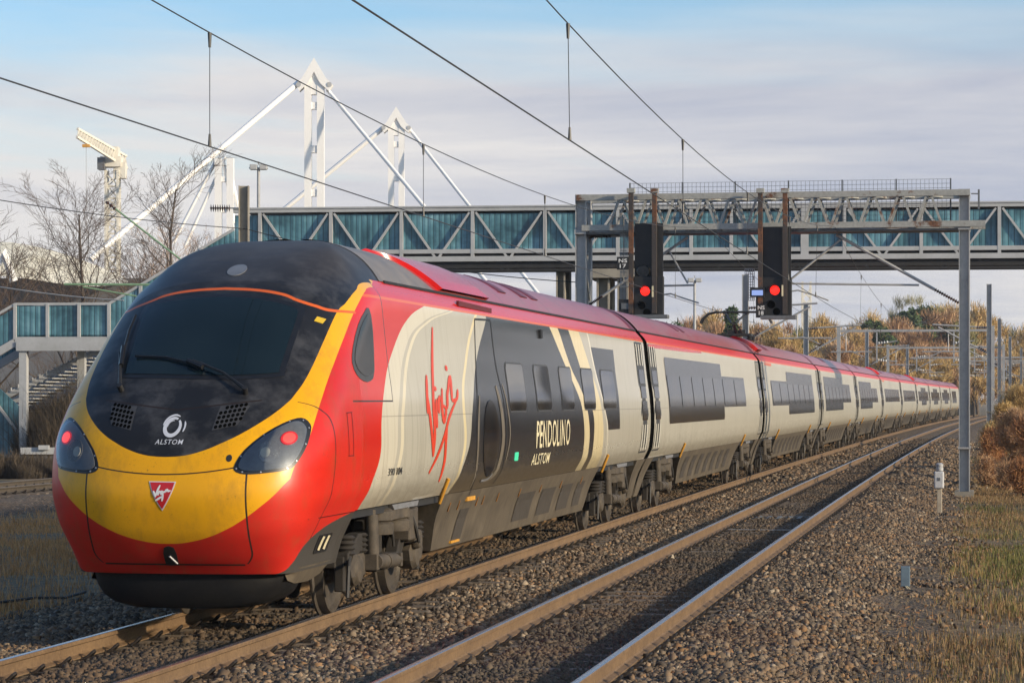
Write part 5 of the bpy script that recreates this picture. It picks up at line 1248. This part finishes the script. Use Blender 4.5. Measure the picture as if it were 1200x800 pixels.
for px in(12,):m.tube([ptat(-5,318,293)-b,ptat(4,296,293)-b,ptat(16,330,293)-b],.5,8)
m.build('roof_rib',M['mastwhite'],o)
# tower crane
M['cranewhite']=wear('crane_paint',(.74,.70,.60),(.62,.58,.5),.8,.5)
Yc=330;bc=ptat(132,400,Yc);o=thing('tower_crane','white lattice tower crane with short jib above the bare trees','crane',(bc.x,Yc,-1),0);b=Vector(o.location)
w=14/FPX*Yc;top=ptat(131,200,Yc).z+1
m=MB()
for sx in(-1,1):
    for sy in(-1,1):m.bar((sx*w/2,sy*w/2,0),(sx*w/2,sy*w/2,top),.32)
k=0;z=0
while z<top-1.4:
    for s_ in(-1,1):
        m.bar((-w/2,s_*w/2,z),(w/2,s_*w/2,z+1.5),.14);m.bar((w/2,s_*w/2,z),(-w/2,s_*w/2,z+1.5),.14);m.bar((s_*w/2,-w/2,z),(s_*w/2,w/2,z+1.5),.12);m.bar((-w/2,s_*w/2,z),(w/2,s_*w/2,z),.14)
    z+=1.5
m.build('crane_tower',M['cranewhite'],o)
m=MB();p=ptat(131,192,Yc)-b;m.box((p.x,0,p.z+.2),(2.6,2.4,1.3));m.box((p.x,0,p.z+1.4),(1.8,1.8,1.4));m.build('slewing_ring',M['cranewhite'],o)
m=MB();p=ptat(121,193,Yc)-b;m.box((p.x,-1.2,p.z),(.9,1.6,1.5));m.build('crane_cab',M['steeldk'],o)
J0,J1=ptat(148,190,Yc+3)-b,ptat(91,156,Yc-12)-b
m=MB();d=(J1-J0);n=18
for dz,dx in((-.75,-.6),(-.75,.6),(.75,0)):m.bar(J0+Vector((0,dx,dz)),J1+Vector((0,dx,dz*.7)),.28)
for k in range(n):
    p=J0+d*(k/n);q_=J0+d*((k+1)/n);mid=(p+q_)/2
    for dx in(-.6,.6):m.bar(p+Vector((0,dx,-.75)),mid+Vector((0,0,.7)),.13);m.bar(mid+Vector((0,0,.7)),q_+Vector((0,dx,-.75)),.13)
m.build('jib',M['cranewhite'],o)
m=MB();p=ptat(145,197,Yc+3)-b;m.box((p.x,0,p.z-.6),(1.5,1.6,2.0));m.build('counterweight',M['cranewhite'],o)
m=MB();p=ptat(101,171,Yc-10)-b;m.bar(p,p-Vector((0,0,10)),.05);m.build('hoist_rope',M['steel'],o)
m=MB();m.box(p,(.9,.5,.35));m.build('trolley',M['orange'],o)
def flood(px,ytop,Y,label,r=.09):
    b=ptat(px,ytop,Y);o=thing('floodlight_pole',label,'floodlight',(b.x,Y,-.5),0,'floodlight poles');h=b.z+.5
    m=MB();m.tube([(0,0,0),(0,0,h)],[r*1.5,r],8);m.build('pole',M['steel'],o,smooth=True)
    m=MB();m.box((-.28,0,h+.05),(.42,.5,.3));m.box((.28,0,h+.05),(.42,.5,.3));m.box((0,0,h+.0),(1.1,.2,.08));m.build('lamp_head',M['bridgewhite'],o,bevel=.03)
    m=MB();m.box((0,0,h+.28),(.08,.08,.2));m.build('lamp_finial',M['steel'],o)
flood(303,197,150,'floodlight on a thin pole behind the left end of the footbridge')
flood(814,329,190,'twin floodlight on a pale pole between the two red signals')
Yc=420;bb=ptat(945,330,Yc);o=thing('lattice_tower','pale lattice tower far off right of the second red signal','lattice tower',(bb.x,Yc,-1),0)
m=MB();w=1.3;top=bb.z+1
for sx in(-1,1):
    for sy in(-1,1):m.bar((sx*w/2,sy*w/2,0),(sx*w/2,sy*w/2,top),.2)
z=0
while z<top-1.6:
    for s_ in(-1,1):m.bar((-w/2,s_*w/2,z),(w/2,s_*w/2,z+1.6),.12);m.bar((w/2,s_*w/2,z),(-w/2,s_*w/2,z+1.6),.12)
    z+=1.6
m.build('tower_frame',M['cranewhite'],o)
# dark bridge abutment far right
o=thing('road_bridge','dark low bridge across the line at the far right','bridge',tp(330,SP+6,-.5),-.2)
m=MB();m.box((8,0,2.2),(14,3,4.4));m.build('abutment',M['steeldk'],o);m=MB();m.box((0,0,4.9),(36,4,1.1));m.build('bridge_deck',M['dark'],o)
m=MB();m.box((-12,0,2.2),(6,3,4.4));m.build('abutment',M['dark'],o)
# ------------------------------------------------------------------ trees
def tubes_np(segs):
    "segs: (p0,p1,r0,r1) arrays -> triangular tubes"
    P0=np.array([s[0] for s in segs]);P1=np.array([s[1] for s in segs]);R0=np.array([s[2] for s in segs]);R1=np.array([s[3] for s in segs]);N=len(segs)
    D=P1-P0;D/=np.linalg.norm(D,axis=1,keepdims=True)+1e-9;U=np.where(np.abs(D[:,2:3])<.9,[[0,0,1.]],[[1.,0,0]]);Xv=np.cross(D,U);Xv/=np.linalg.norm(Xv,axis=1,keepdims=True);Yv=np.cross(Xv,D)
    vs=[]
    for P,Rr in((P0,R0),(P1,R1)):
        for k in range(3):
            a=2*PI*k/3;vs.append(P+(Xv*math.cos(a)+Yv*math.sin(a))*Rr[:,None])
    V=np.stack(vs,1).reshape(-1,3);f=np.array([(0,1,4,3),(1,2,5,4),(2,0,3,5)]);F=(f[None]+6*np.arange(N)[:,None,None]).reshape(-1,4)
    return V,F
def grow(h,spread,levels,rng,up=.35,nb=(14,7,5),trunk_r=.16,lean=0.,first=.22):
    segs=[[],[],[],[]]
    def branch(p,d,L,r,lev):
        n=6 if lev==0 else 4 if lev==1 else 3 if lev==2 else 2
        pts=[p];dd=np.array(d,float)
        for k in range(n):
            dd=dd+rng.normal(size=3)*(.05 if lev==0 else .16)+np.array([0,0,up*.25 if lev else 0]);dd/=np.linalg.norm(dd)
            q=pts[-1]+dd*L/n;ra=r*(1-k/n*.75);rb=r*(1-(k+1)/n*.75);segs[lev].append((pts[-1],q,ra,rb));pts.append(q)
        if lev>=levels-1:return
        for k in range(nb[lev]):
            t=(first if lev==0 else .15)+(1-(first if lev==0 else .15))*(k+rng.random())/nb[lev];i=min(int(t*n),n-1);f=t*n-i;b=pts[i]*(1-f)+pts[i+1]*f
            ax=pts[i+1]-pts[i];ax/=np.linalg.norm(ax);rd=rng.normal(size=3);rd-=ax*rd.dot(ax);rd/=np.linalg.norm(rd)
            ang=rng.uniform(.45,.95);nd=ax*math.cos(ang)+rd*math.sin(ang);nd[2]+=up*.5;nd/=np.linalg.norm(nd)
            ll=L*(spread if lev==0 else .5)*(1.1-.6*t)*rng.uniform(.7,1.2)
            branch(b,nd,ll,max(r*(1-.75*t)*.45,.006),lev+1)
    branch(np.zeros(3),(lean,0,1.),h,trunk_r,0)
    return segs
def bare_tree(name,label,cat,loc,h,seed,spread=.42,levels=4,nb=(16,8,6),tw=1.0,mat='bark',mat2='twig',group=None,trunk_r=.17,up=.35,first=.22,extra=None):
    rng=np.random.default_rng(seed);sg=grow(h,spread,levels,rng,up,nb,trunk_r,0,first)
    o=thing(name,label,cat,loc,rng.uniform(0,6),group)
    zm_=max(s[1][2] for g_ in sg for s in g_);kz=h/zm_
    sg=[[(a*np.array([1,1,kz]),b*np.array([1,1,kz]),r0,r1) for a,b,r0,r1 in g_] for g_ in sg]
    V,F=tubes_np(sg[0]+sg[1]);npmesh('trunk',V,F,M[mat],o)
    S=sg[2]+sg[3]
    S=[(a,b,max(r0,.010*tw),max(r1,.006*tw)) for a,b,r0,r1 in S]
    V,F=tubes_np(S);c=npmesh('crown',V,F,M[mat2],o,np.repeat(rng.random(len(S)),6))
    return o
def twigmat(name,st):
    t=NT(name);a=t.n('ShaderNodeAttribute',attribute_name='rnd');return t.out(t.ramp(a.outputs['Fac'],st),.85)
M['gold']=twigmat('golden_winter_twig',[(0,(.17,.10,.035)),(.45,(.48,.31,.11)),(1,(.72,.53,.24))])
M['rust']=twigmat('russet_winter_twig',[(0,(.16,.075,.04)),(.45,(.43,.25,.13)),(1,(.63,.43,.25))])
M['olive']=twigmat('olive_winter_twig',[(0,(.08,.075,.025)),(.5,(.26,.23,.085)),(1,(.44,.38,.17))])
M['pine']=twigmat('pine_needle',[(0,(.02,.04,.015)),(.5,(.06,.10,.035)),(1,(.13,.17,.06))])
M['ever']=twigmat('evergreen_leaf',[(0,(.02,.045,.012)),(.5,(.05,.095,.025)),(1,(.12,.16,.05))])
M['bramble']=twigmat('bramble_stem',[(0,(.025,.02,.014)),(.5,(.06,.045,.03)),(1,(.12,.085,.05))])
M['redstem']=twigmat('red_brown_stem',[(0,(.16,.065,.03)),(.5,(.40,.18,.07)),(1,(.58,.33,.14))])
# the row of bare trees on the left
for k,(px,ytop,Y,sp_,lab) in enumerate(((88,205,150,.40,'bare winter tree left of the white crane, tallest in the left group'),(178,190,155,.36,'tall bare reddish tree right of the white crane'),(8,232,130,.42,'bare tree cut by the left picture edge'),(215,262,175,.40,'lower bare bushy tree against the stadium stays'),(190,285,168,.5,'low reddish bare tree above the stair parapet'))):
    p=ptat(px,400,Y);top=(ptat(px,ytop,Y).z+1)*1.07
    bare_tree('bare_tree',lab,'tree',(p.x,Y,-1),top,20+k,sp_*1.2,4,(28,11,7),.95,'bark','twig' if k%2==0 else 'rust' if k in(3,6) else 'twig','bare trees on the left',.2,.3,.2)
def cloudtree(name,label,cat,loc,h,r,mat,seed,n=2600,group=None,leaf=(.10,.42),lean=.9,kind='twig',clumps=26,base=.12,cone=False):
    "crown of many fine faces gathered in clumps over real limbs"
    rng=np.random.default_rng(seed);o=thing(name,label,cat,loc,rng.uniform(0,6),group)
    segs=grow(h*.9,.45,3,rng,.4,(10,4,0),.022*h*.6+.05,0,.2);V,F=tubes_np(segs[0]+segs[1]+segs[2]);npmesh('trunk',V,F,M['bark'],o)
    tips=np.array([s[1] for s in segs[1]+segs[2]]);tips=tips[rng.choice(len(tips),clumps)]
    c=tips+rng.normal(size=tips.shape)*.06*h;c[:,2]=np.clip(c[:,2],h*base,h*.98)
    idx=rng.integers(0,clumps,n);cr=(.09+.10*rng.random(clumps))*r*1.7
    if kind=='leaf':
        zc=rng.random(clumps)**.8;a_=rng.random(clumps)*6.283;rr_=r*np.sqrt(rng.random(clumps))*((1.03-zc) if cone else np.sqrt(np.clip(1-((zc-.45)/.58)**2,.03,1)))
        c=np.stack([rr_*np.cos(a_),rr_*np.sin(a_),h*((.06+.9*zc) if cone else (.42+.5*zc))],-1)
    q=rng.normal(size=(n,3));q/=np.linalg.norm(q,axis=1,keepdims=True);q*=(rng.random(n)**.45)[:,None]
    P=c[idx]+q*cr[idx][:,None]*np.array([1,1,.85]);P[:,2]=np.clip(P[:,2],.2,None)
    if kind=='twig':d=q*.5+rng.normal(size=(n,3))*.35+np.array([0,0,lean])
    else:d=rng.normal(size=(n,3))
    d/=np.linalg.norm(d,axis=1,keepdims=True);w=np.cross(d,rng.normal(size=(n,3)));w/=np.linalg.norm(w,axis=1,keepdims=True)
    L=leaf[1]*(.5+rng.random(n))[:,None];W=leaf[0]*(.5+.7*rng.random(n))[:,None]
    V=np.stack([P-d*L-w*W*.5,P-d*L+w*W*.5,P+d*L+w*W*.25,P+d*L-w*W*.25],1).reshape(-1,3)
    rn=np.clip(rng.random(clumps)[idx]*.6+rng.random(n)*.4,0,1)
    npmesh('crown',V,np.arange(4*n).reshape(n,4),M[mat],o,np.repeat(rn,4));return o
def jit(a):return random.uniform(-a,a)
kinds=[('golden bare tree','gold'),('russet bare tree','rust'),('olive bare tree','olive')]
LAB=[]
def hill(px,ytop,Y,r,mat,lab,n=2600,kind='twig',leaf=(.10,.5),cl=26,name='winter_tree',grp='winter trees on the far bank'):
    p=ptat(px,450,Y);h=ptat(px,ytop,Y).z+.8
    cloudtree(name,lab,'tree',(p.x,Y,-.8),h,r,mat,int(px*7+Y),n,grp,leaf,.9,kind,cl,.12,name=='conifer' and mat=='ever' and px<900)
protos={}
def hillcopy(px,ytop,Y,mat,lab,wid=1.0):
    ytop+=jit(9);p=ptat(px,450,Y);h=ptat(px,ytop,Y).z+.8;v=random.randint(0,3);key=(mat,v)
    if key not in protos:
        o=cloudtree('winter_tree',lab,'tree',(p.x,Y,-.8),12,4.2,mat,len(protos)*13+5,3000,'winter trees on the far bank',(.075,.50),.8,'twig',26,.08);protos[key]=o
    else:o=dup(protos[key],None,(p.x,Y,-.8),random.uniform(0,6),lab)
    o.scale=(h/12*wid,h/12*wid,h/12)
row=[(775,392,260,'rust'),(792,384,300,'rust'),(806,372,330,'rust'),(822,380,290,'gold'),(842,388,270,'rust'),(868,386,300,'rust'),(884,382,320,'gold'),(903,384,290,'rust'),(918,388,270,'gold'),(935,384,310,'olive'),(950,378,330,'olive'),(966,376,320,'gold'),(982,380,300,'gold'),(998,376,330,'gold'),(1012,384,310,'rust'),(1030,386,340,'gold'),(1046,378,350,'gold'),(1062,384,330,'rust'),(1082,380,350,'gold'),(1098,374,360,'rust'),(1112,376,350,'rust'),(1128,372,350,'olive'),(1146,372,360,'gold'),(1160,378,370,'gold'),(1176,384,380,'olive'),(1192,394,380,'gold'),(1210,400,390,'gold'),
 (860,408,230,'gold'),(890,414,235,'rust'),(915,412,240,'gold'),(945,414,250,'gold'),(972,412,260,'rust'),(1000,416,270,'gold'),(1026,416,280,'gold'),(1050,420,290,'rust'),(1075,418,300,'gold'),(1098,416,310,'gold'),(1120,414,320,'rust'),(1142,412,330,'gold'),(1165,412,345,'rust'),(1190,418,350,'gold'),(740,400,300,'rust'),(760,398,320,'olive'),(800,396,240,'olive'),(830,402,235,'gold')]
wk={'gold':'golden','rust':'russet','olive':'olive'}
def where(px,yt):
    near=[(740,'just left of the left red signal'),(775,'below the left red signal'),(806,'around the twin floodlight pole'),(842,'left of the green conifer'),(870,'beside the green conifer'),(900,'below the right red signal'),(930,'right of the right red signal'),(955,'at the foot of the pale lattice tower'),(990,'above the fourth carriage'),(1020,'behind the dark pine'),(1050,'left of the broad pine'),(1080,'under the broad pine'),(1105,'left of the gantry column'),(1130,'behind the gantry column'),(1160,'behind the second right mast'),(1195,'at the right picture edge')]
    return min(near,key=lambda a:abs(a[0]-px))[1]
seen=set()
for i,(px,yt,Y,mat) in enumerate(row):
    lab=('tall ' if yt<390 else 'low ')+wk[mat]+' tree on the far bank '+where(px,yt)
    if lab in seen:lab=lab.replace(' tree on',' nearer tree on') if Y<300 else lab.replace(' tree on',' deeper tree on')
    if lab in seen:lab+=', narrower crown'
    seen.add(lab);hillcopy(px,yt,Y,mat,lab,1.15 if yt<390 else 1.35)
hill(857,358,250,2.0,'ever','bright green conifer between the pantograph and the right signal',6500,'leaf',(.16,.26),70,'conifer','evergreens on the far bank')
hill(1022,368,315,1.6,'pine','dark pine left of the broad one above the train end',4200,'leaf',(.2,.32),24,'conifer','evergreens on the far bank')
hill(1036,378,300,1.6,'ever','rounded mid green evergreen below the dark pine',4200,'leaf',(.18,.3),30,'conifer','evergreens on the far bank')
hill(1076,354,350,4.0,'pine','broad dark pine, highest crown left of the gantry column',7200,'leaf',(.26,.42),30,'conifer','evergreens on the far bank')
hill(1046,350,352,2.4,'olive','pale airy bare tree beside the broad pine, rising highest',1900,'twig',(.05,.55),30)
hill(796,372,262,3.2,'ever','green tinged tree behind the left red signal',2600,'leaf',(.14,.3),24)
# shrubs
def shrub(label,loc,h,r,mat,seed,n=5000,w=.012,name='shrub',grp='winter shrubs',base=.0,z=-.55):
    rng=np.random.default_rng(seed);o=thing(name,label,'shrub',(loc[0],loc[1],z),0,grp)
    a=rng.random(n)*6.283;rr=r*np.sqrt(rng.random(n));x=rr*np.cos(a);y=rr*np.sin(a);prof=(1-(rr/r)**2*.75);cl=.55+.45*vnoise(x*1.1+seed,y*1.1,seed)+.25*vnoise(x*3+seed,y*3,3)
    H=h*prof*cl*(.55+.45*rng.random(n));P=np.stack([x,y,H*base*rng.random(n)],-1)
    d=np.stack([x/r*.5+rng.normal(size=n)*.22,y/r*.5+rng.normal(size=n)*.22,np.ones(n)],-1);d/=np.linalg.norm(d,axis=1,keepdims=True)
    L=H[:,None];b=rng.normal(size=(n,3))*.12;wd=np.stack([np.cos(a*3),np.sin(a*3),0*a],-1)*w*(.5+rng.random(n))[:,None]
    m1=P+d*L*.55+b*L;t1=P+d*L+b*L*.2
    # side twigs
    k=rng.random(n)[:,None]*.6+.3;s0=P+d*L*k+b*L*np.minimum(k,.6);s1=s0+(d+rng.normal(size=(n,3))*.7)*L*.28
    V=np.stack([P-wd,P+wd,m1+wd*.7,m1-wd*.7,t1, s0-wd*.5,s0+wd*.5,s1],1).reshape(-1,3)
    F=np.array([(0,1,2),(0,2,3),(3,2,4),(5,6,7)])[None]+8*np.arange(n)[:,None,None]
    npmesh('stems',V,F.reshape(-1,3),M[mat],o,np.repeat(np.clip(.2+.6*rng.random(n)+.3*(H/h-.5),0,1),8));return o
for k,(px,Y,h,r,lab,mt) in enumerate(((1190,86,2.2,1.0,'russet bush at the right edge, fullest of those beside the gantry column','rust'),(1166,92,1.5,1.0,'russet bush behind the second right mast foot','redstem'),(1176,100,2.4,1.0,'taller golden bush standing behind the fullest one','gold'),(1214,78,1.9,1.2,'red brown bush cut by the right picture edge','redstem'),(1158,78,.8,.9,'low brown scrub at the gantry column foot','rust'),(1200,70,.9,1.1,'low red brown scrub nearest the camera at the right edge','redstem'),(1160,112,1.5,1.1,'pale brown bush between the right mast and the gantry column','gold'),(1195,128,3.0,2.2,'golden brown thicket behind the russet bushes','gold'),(1180,74,.7,.9,'lowest tuft of russet scrub before the bushes','rust'))):
    p=ptat(px,500,Y);
    o=cloudtree('bush',lab,'shrub',(p.x,Y,-.55),h,r*1.25,mt,50+k,int(5200*h*r),'bushes beside the right masts',(.018,.085),.5,'twig',int(26+14*h),.05)
for k,(px,Y,h,r,lab) in enumerate(((92,104,4.2,2.2,'dark bramble thicket under the stair landing, right of the column'),(60,112,4.0,2.6,'dark thicket under the stair behind the grey column'),(8,88,1.0,1.8,'grey brown scrub at the left picture edge below the stair'),(46,92,.9,1.6,'low brown scrub in front of the pale fence'),(112,118,5.2,2.6,'tall dark thicket between the stair column and the train nose'),(30,118,3.4,2.4,'dark scrub behind the lower stair flight'))):
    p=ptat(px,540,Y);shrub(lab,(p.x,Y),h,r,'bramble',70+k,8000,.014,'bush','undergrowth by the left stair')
# scrub and trees on the bank right of the tracks, outside the picture: they shade the ballast and show in the windows
pb=None
for k in range(104):
    s=-70+k*3.9;l=36+jit(1.5)+(k%2)*3.5;p=tp(s,l,-.6);h=HEDGE*(.8+.4*random.random())
    if pb is None:pb=shrub('brown lineside scrub in the row beyond the right picture edge',(p.x,p.y),6,2.9,'bramble',140,9000,.03,'bush','lineside scrub on the right bank',.0,-.6);q=pb
    else:q=dup(pb,None,(p.x,p.y,-.6),random.uniform(0,6))
    q.scale=(1.35,1.35,h/6)
# far hedge line closing the horizon on the left and behind the train
tl=[]
for k in range(26):
    px=-60+k*34+jit(8);tl.append(px)
protoH=None
for k,px in enumerate(tl):
    Y=210+jit(14);p=ptat(px,450,Y);h=4.2+jit(1.0)
    if protoH is None:protoH=shrub('dark winter hedge bush in the line behind the train',(p.x,Y),4.5,4.2,'bramble',99,6000,.03,'hedge_bush','hedge bushes behind the train',0,-.8);q=protoH
    else:q=dup(protoH,None,(p.x,Y,-.8),random.uniform(0,6))
    q.scale=(1,1,h/4.5)
# ------------------------------------------------------------------ sky, sun, camera
w=bpy.data.worlds.new('World');sc.world=w;w.use_nodes=True;nt=w.node_tree;nt.nodes.clear()
SUN_EL,SUN_AZ=R(15.5),R(SUNAZ)     # azimuth clockwise from +Y (north)
N=nt.nodes.new;Lk=nt.links.new
sky=N('ShaderNodeTexSky');sky.sky_type='NISHITA';sky.sun_disc=False;sky.sun_elevation=SUN_EL;sky.sun_rotation=SUN_AZ;sky.air_density=1.0;sky.dust_density=1.2;sky.ozone_density=1.5
tc=N('ShaderNodeTexCoord');sp=N('ShaderNodeSeparateXYZ');Lk(tc.outputs['Generated'],sp.inputs[0])
def wm(op,a,b):
    x=N('ShaderNodeMath');x.operation=op
    for i,v in enumerate((a,b)):
        if isinstance(v,bpy.types.NodeSocket):Lk(v,x.inputs[i])
        else:x.inputs[i].default_value=v
    return x.outputs[0]
zz=wm('ADD',wm('MAXIMUM',sp.outputs[2],0.),.10)
cb=N('ShaderNodeCombineXYZ');Lk(wm('DIVIDE',sp.outputs[0],zz),cb.inputs[0]);Lk(wm('DIVIDE',sp.outputs[1],zz),cb.inputs[1]);cb.inputs[2].default_value=3.7
mp=N('ShaderNodeMapping');mp.inputs['Scale'].default_value=CLSC;Lk(cb.outputs[0],mp.inputs[0])
def wn(scale,det,rough,off):
    m2=N('ShaderNodeMapping');m2.inputs['Location'].default_value=off;Lk(mp.outputs[0],m2.inputs[0])
    x=N('ShaderNodeTexNoise');x.inputs['Scale'].default_value=scale;x.inputs['Detail'].default_value=det;x.inputs['Roughness'].default_value=rough;x.inputs['Distortion'].default_value=.3;Lk(m2.outputs[0],x.inputs[0]);return x.outputs[0]
def wr(f,st):
    x=N('ShaderNodeValToRGB');e=x.color_ramp.elements
    while len(e)<len(st):e.new(.5)
    for q,(p,c) in zip(e,st):q.position=p;q.color=(*c,1) if hasattr(c,'__len__') else (c,c,c,1)
    Lk(f,x.inputs[0]);return x.outputs[0]
dens=wr(wm('ADD',wn(.55,6,.55,CLOFF),wm('MULTIPLY',wm('SUBTRACT',.115,wm('MAXIMUM',sp.outputs[2],0.)),CLK)),[(CLLO,0),(CLHI,1)])
shade=wr(wn(.8,6,.6,(5,1,0)),[(.36,CLDARK),(.60,CLLIGHT)])
b1_=N('ShaderNodeBackground');tn=N('ShaderNodeMix');tn.data_type='RGBA';tn.blend_type='MULTIPLY';tn.inputs[0].default_value=1;Lk(sky.outputs[0],tn.inputs[6]);tn.inputs[7].default_value=(*SKYTINT,1);Lk(tn.outputs[2],b1_.inputs[0]);b1_.inputs[1].default_value=SKYST
b2_=N('ShaderNodeBackground');Lk(shade,b2_.inputs[0]);b2_.inputs[1].default_value=CLST
ms=N('ShaderNodeMixShader');Lk(dens,ms.inputs[0]);Lk(b1_.outputs[0],ms.inputs[1]);Lk(b2_.outputs[0],ms.inputs[2])
wo=N('ShaderNodeOutputWorld');Lk(ms.outputs[0],wo.inputs[0])
hb=MB();hb.box((60,780,23.5),(900,1680,52));hz=NT('morning_haze');hv=hz.n('ShaderNodeVolumePrincipled');hv.inputs['Color'].default_value=(.86,.90,.97,1);hv.inputs['Density'].default_value=HAZE;hv.inputs['Anisotropy'].default_value=.2;ho=hz.n('ShaderNodeOutputMaterial');hz.t.links.new(hv.outputs[0],ho.inputs['Volume'])
if HAZE>0:tag(hb.build('haze',hz.mat),kind='stuff')
sl_=bpy.data.lights.new('sun','SUN');sl_.energy=SUNST;sl_.angle=R(1.6);sl_.color=(1,.83,.60);so=bpy.data.objects.new('sun',sl_);COL.objects.link(so)
dv=Vector((math.sin(SUN_AZ)*math.cos(SUN_EL),math.cos(SUN_AZ)*math.cos(SUN_EL),math.sin(SUN_EL)));so.rotation_euler=dv.to_track_quat('Z','Y').to_euler()
cd=bpy.data.cameras.new('camera');co=bpy.data.objects.new('camera',cd);COL.objects.link(co);co.location=(0,0,CAMH);co.rotation_euler=(R(90),0,0)
cd.sensor_width=36;cd.lens=36*FPX/1200;cd.shift_y=(YH-400)/1200;cd.clip_end=9000;cd.clip_start=.5;sc.camera=co
sc.view_settings.view_transform='Standard';sc.view_settings.look='None';sc.view_settings.exposure=EXPO;sc.view_settings.gamma=1
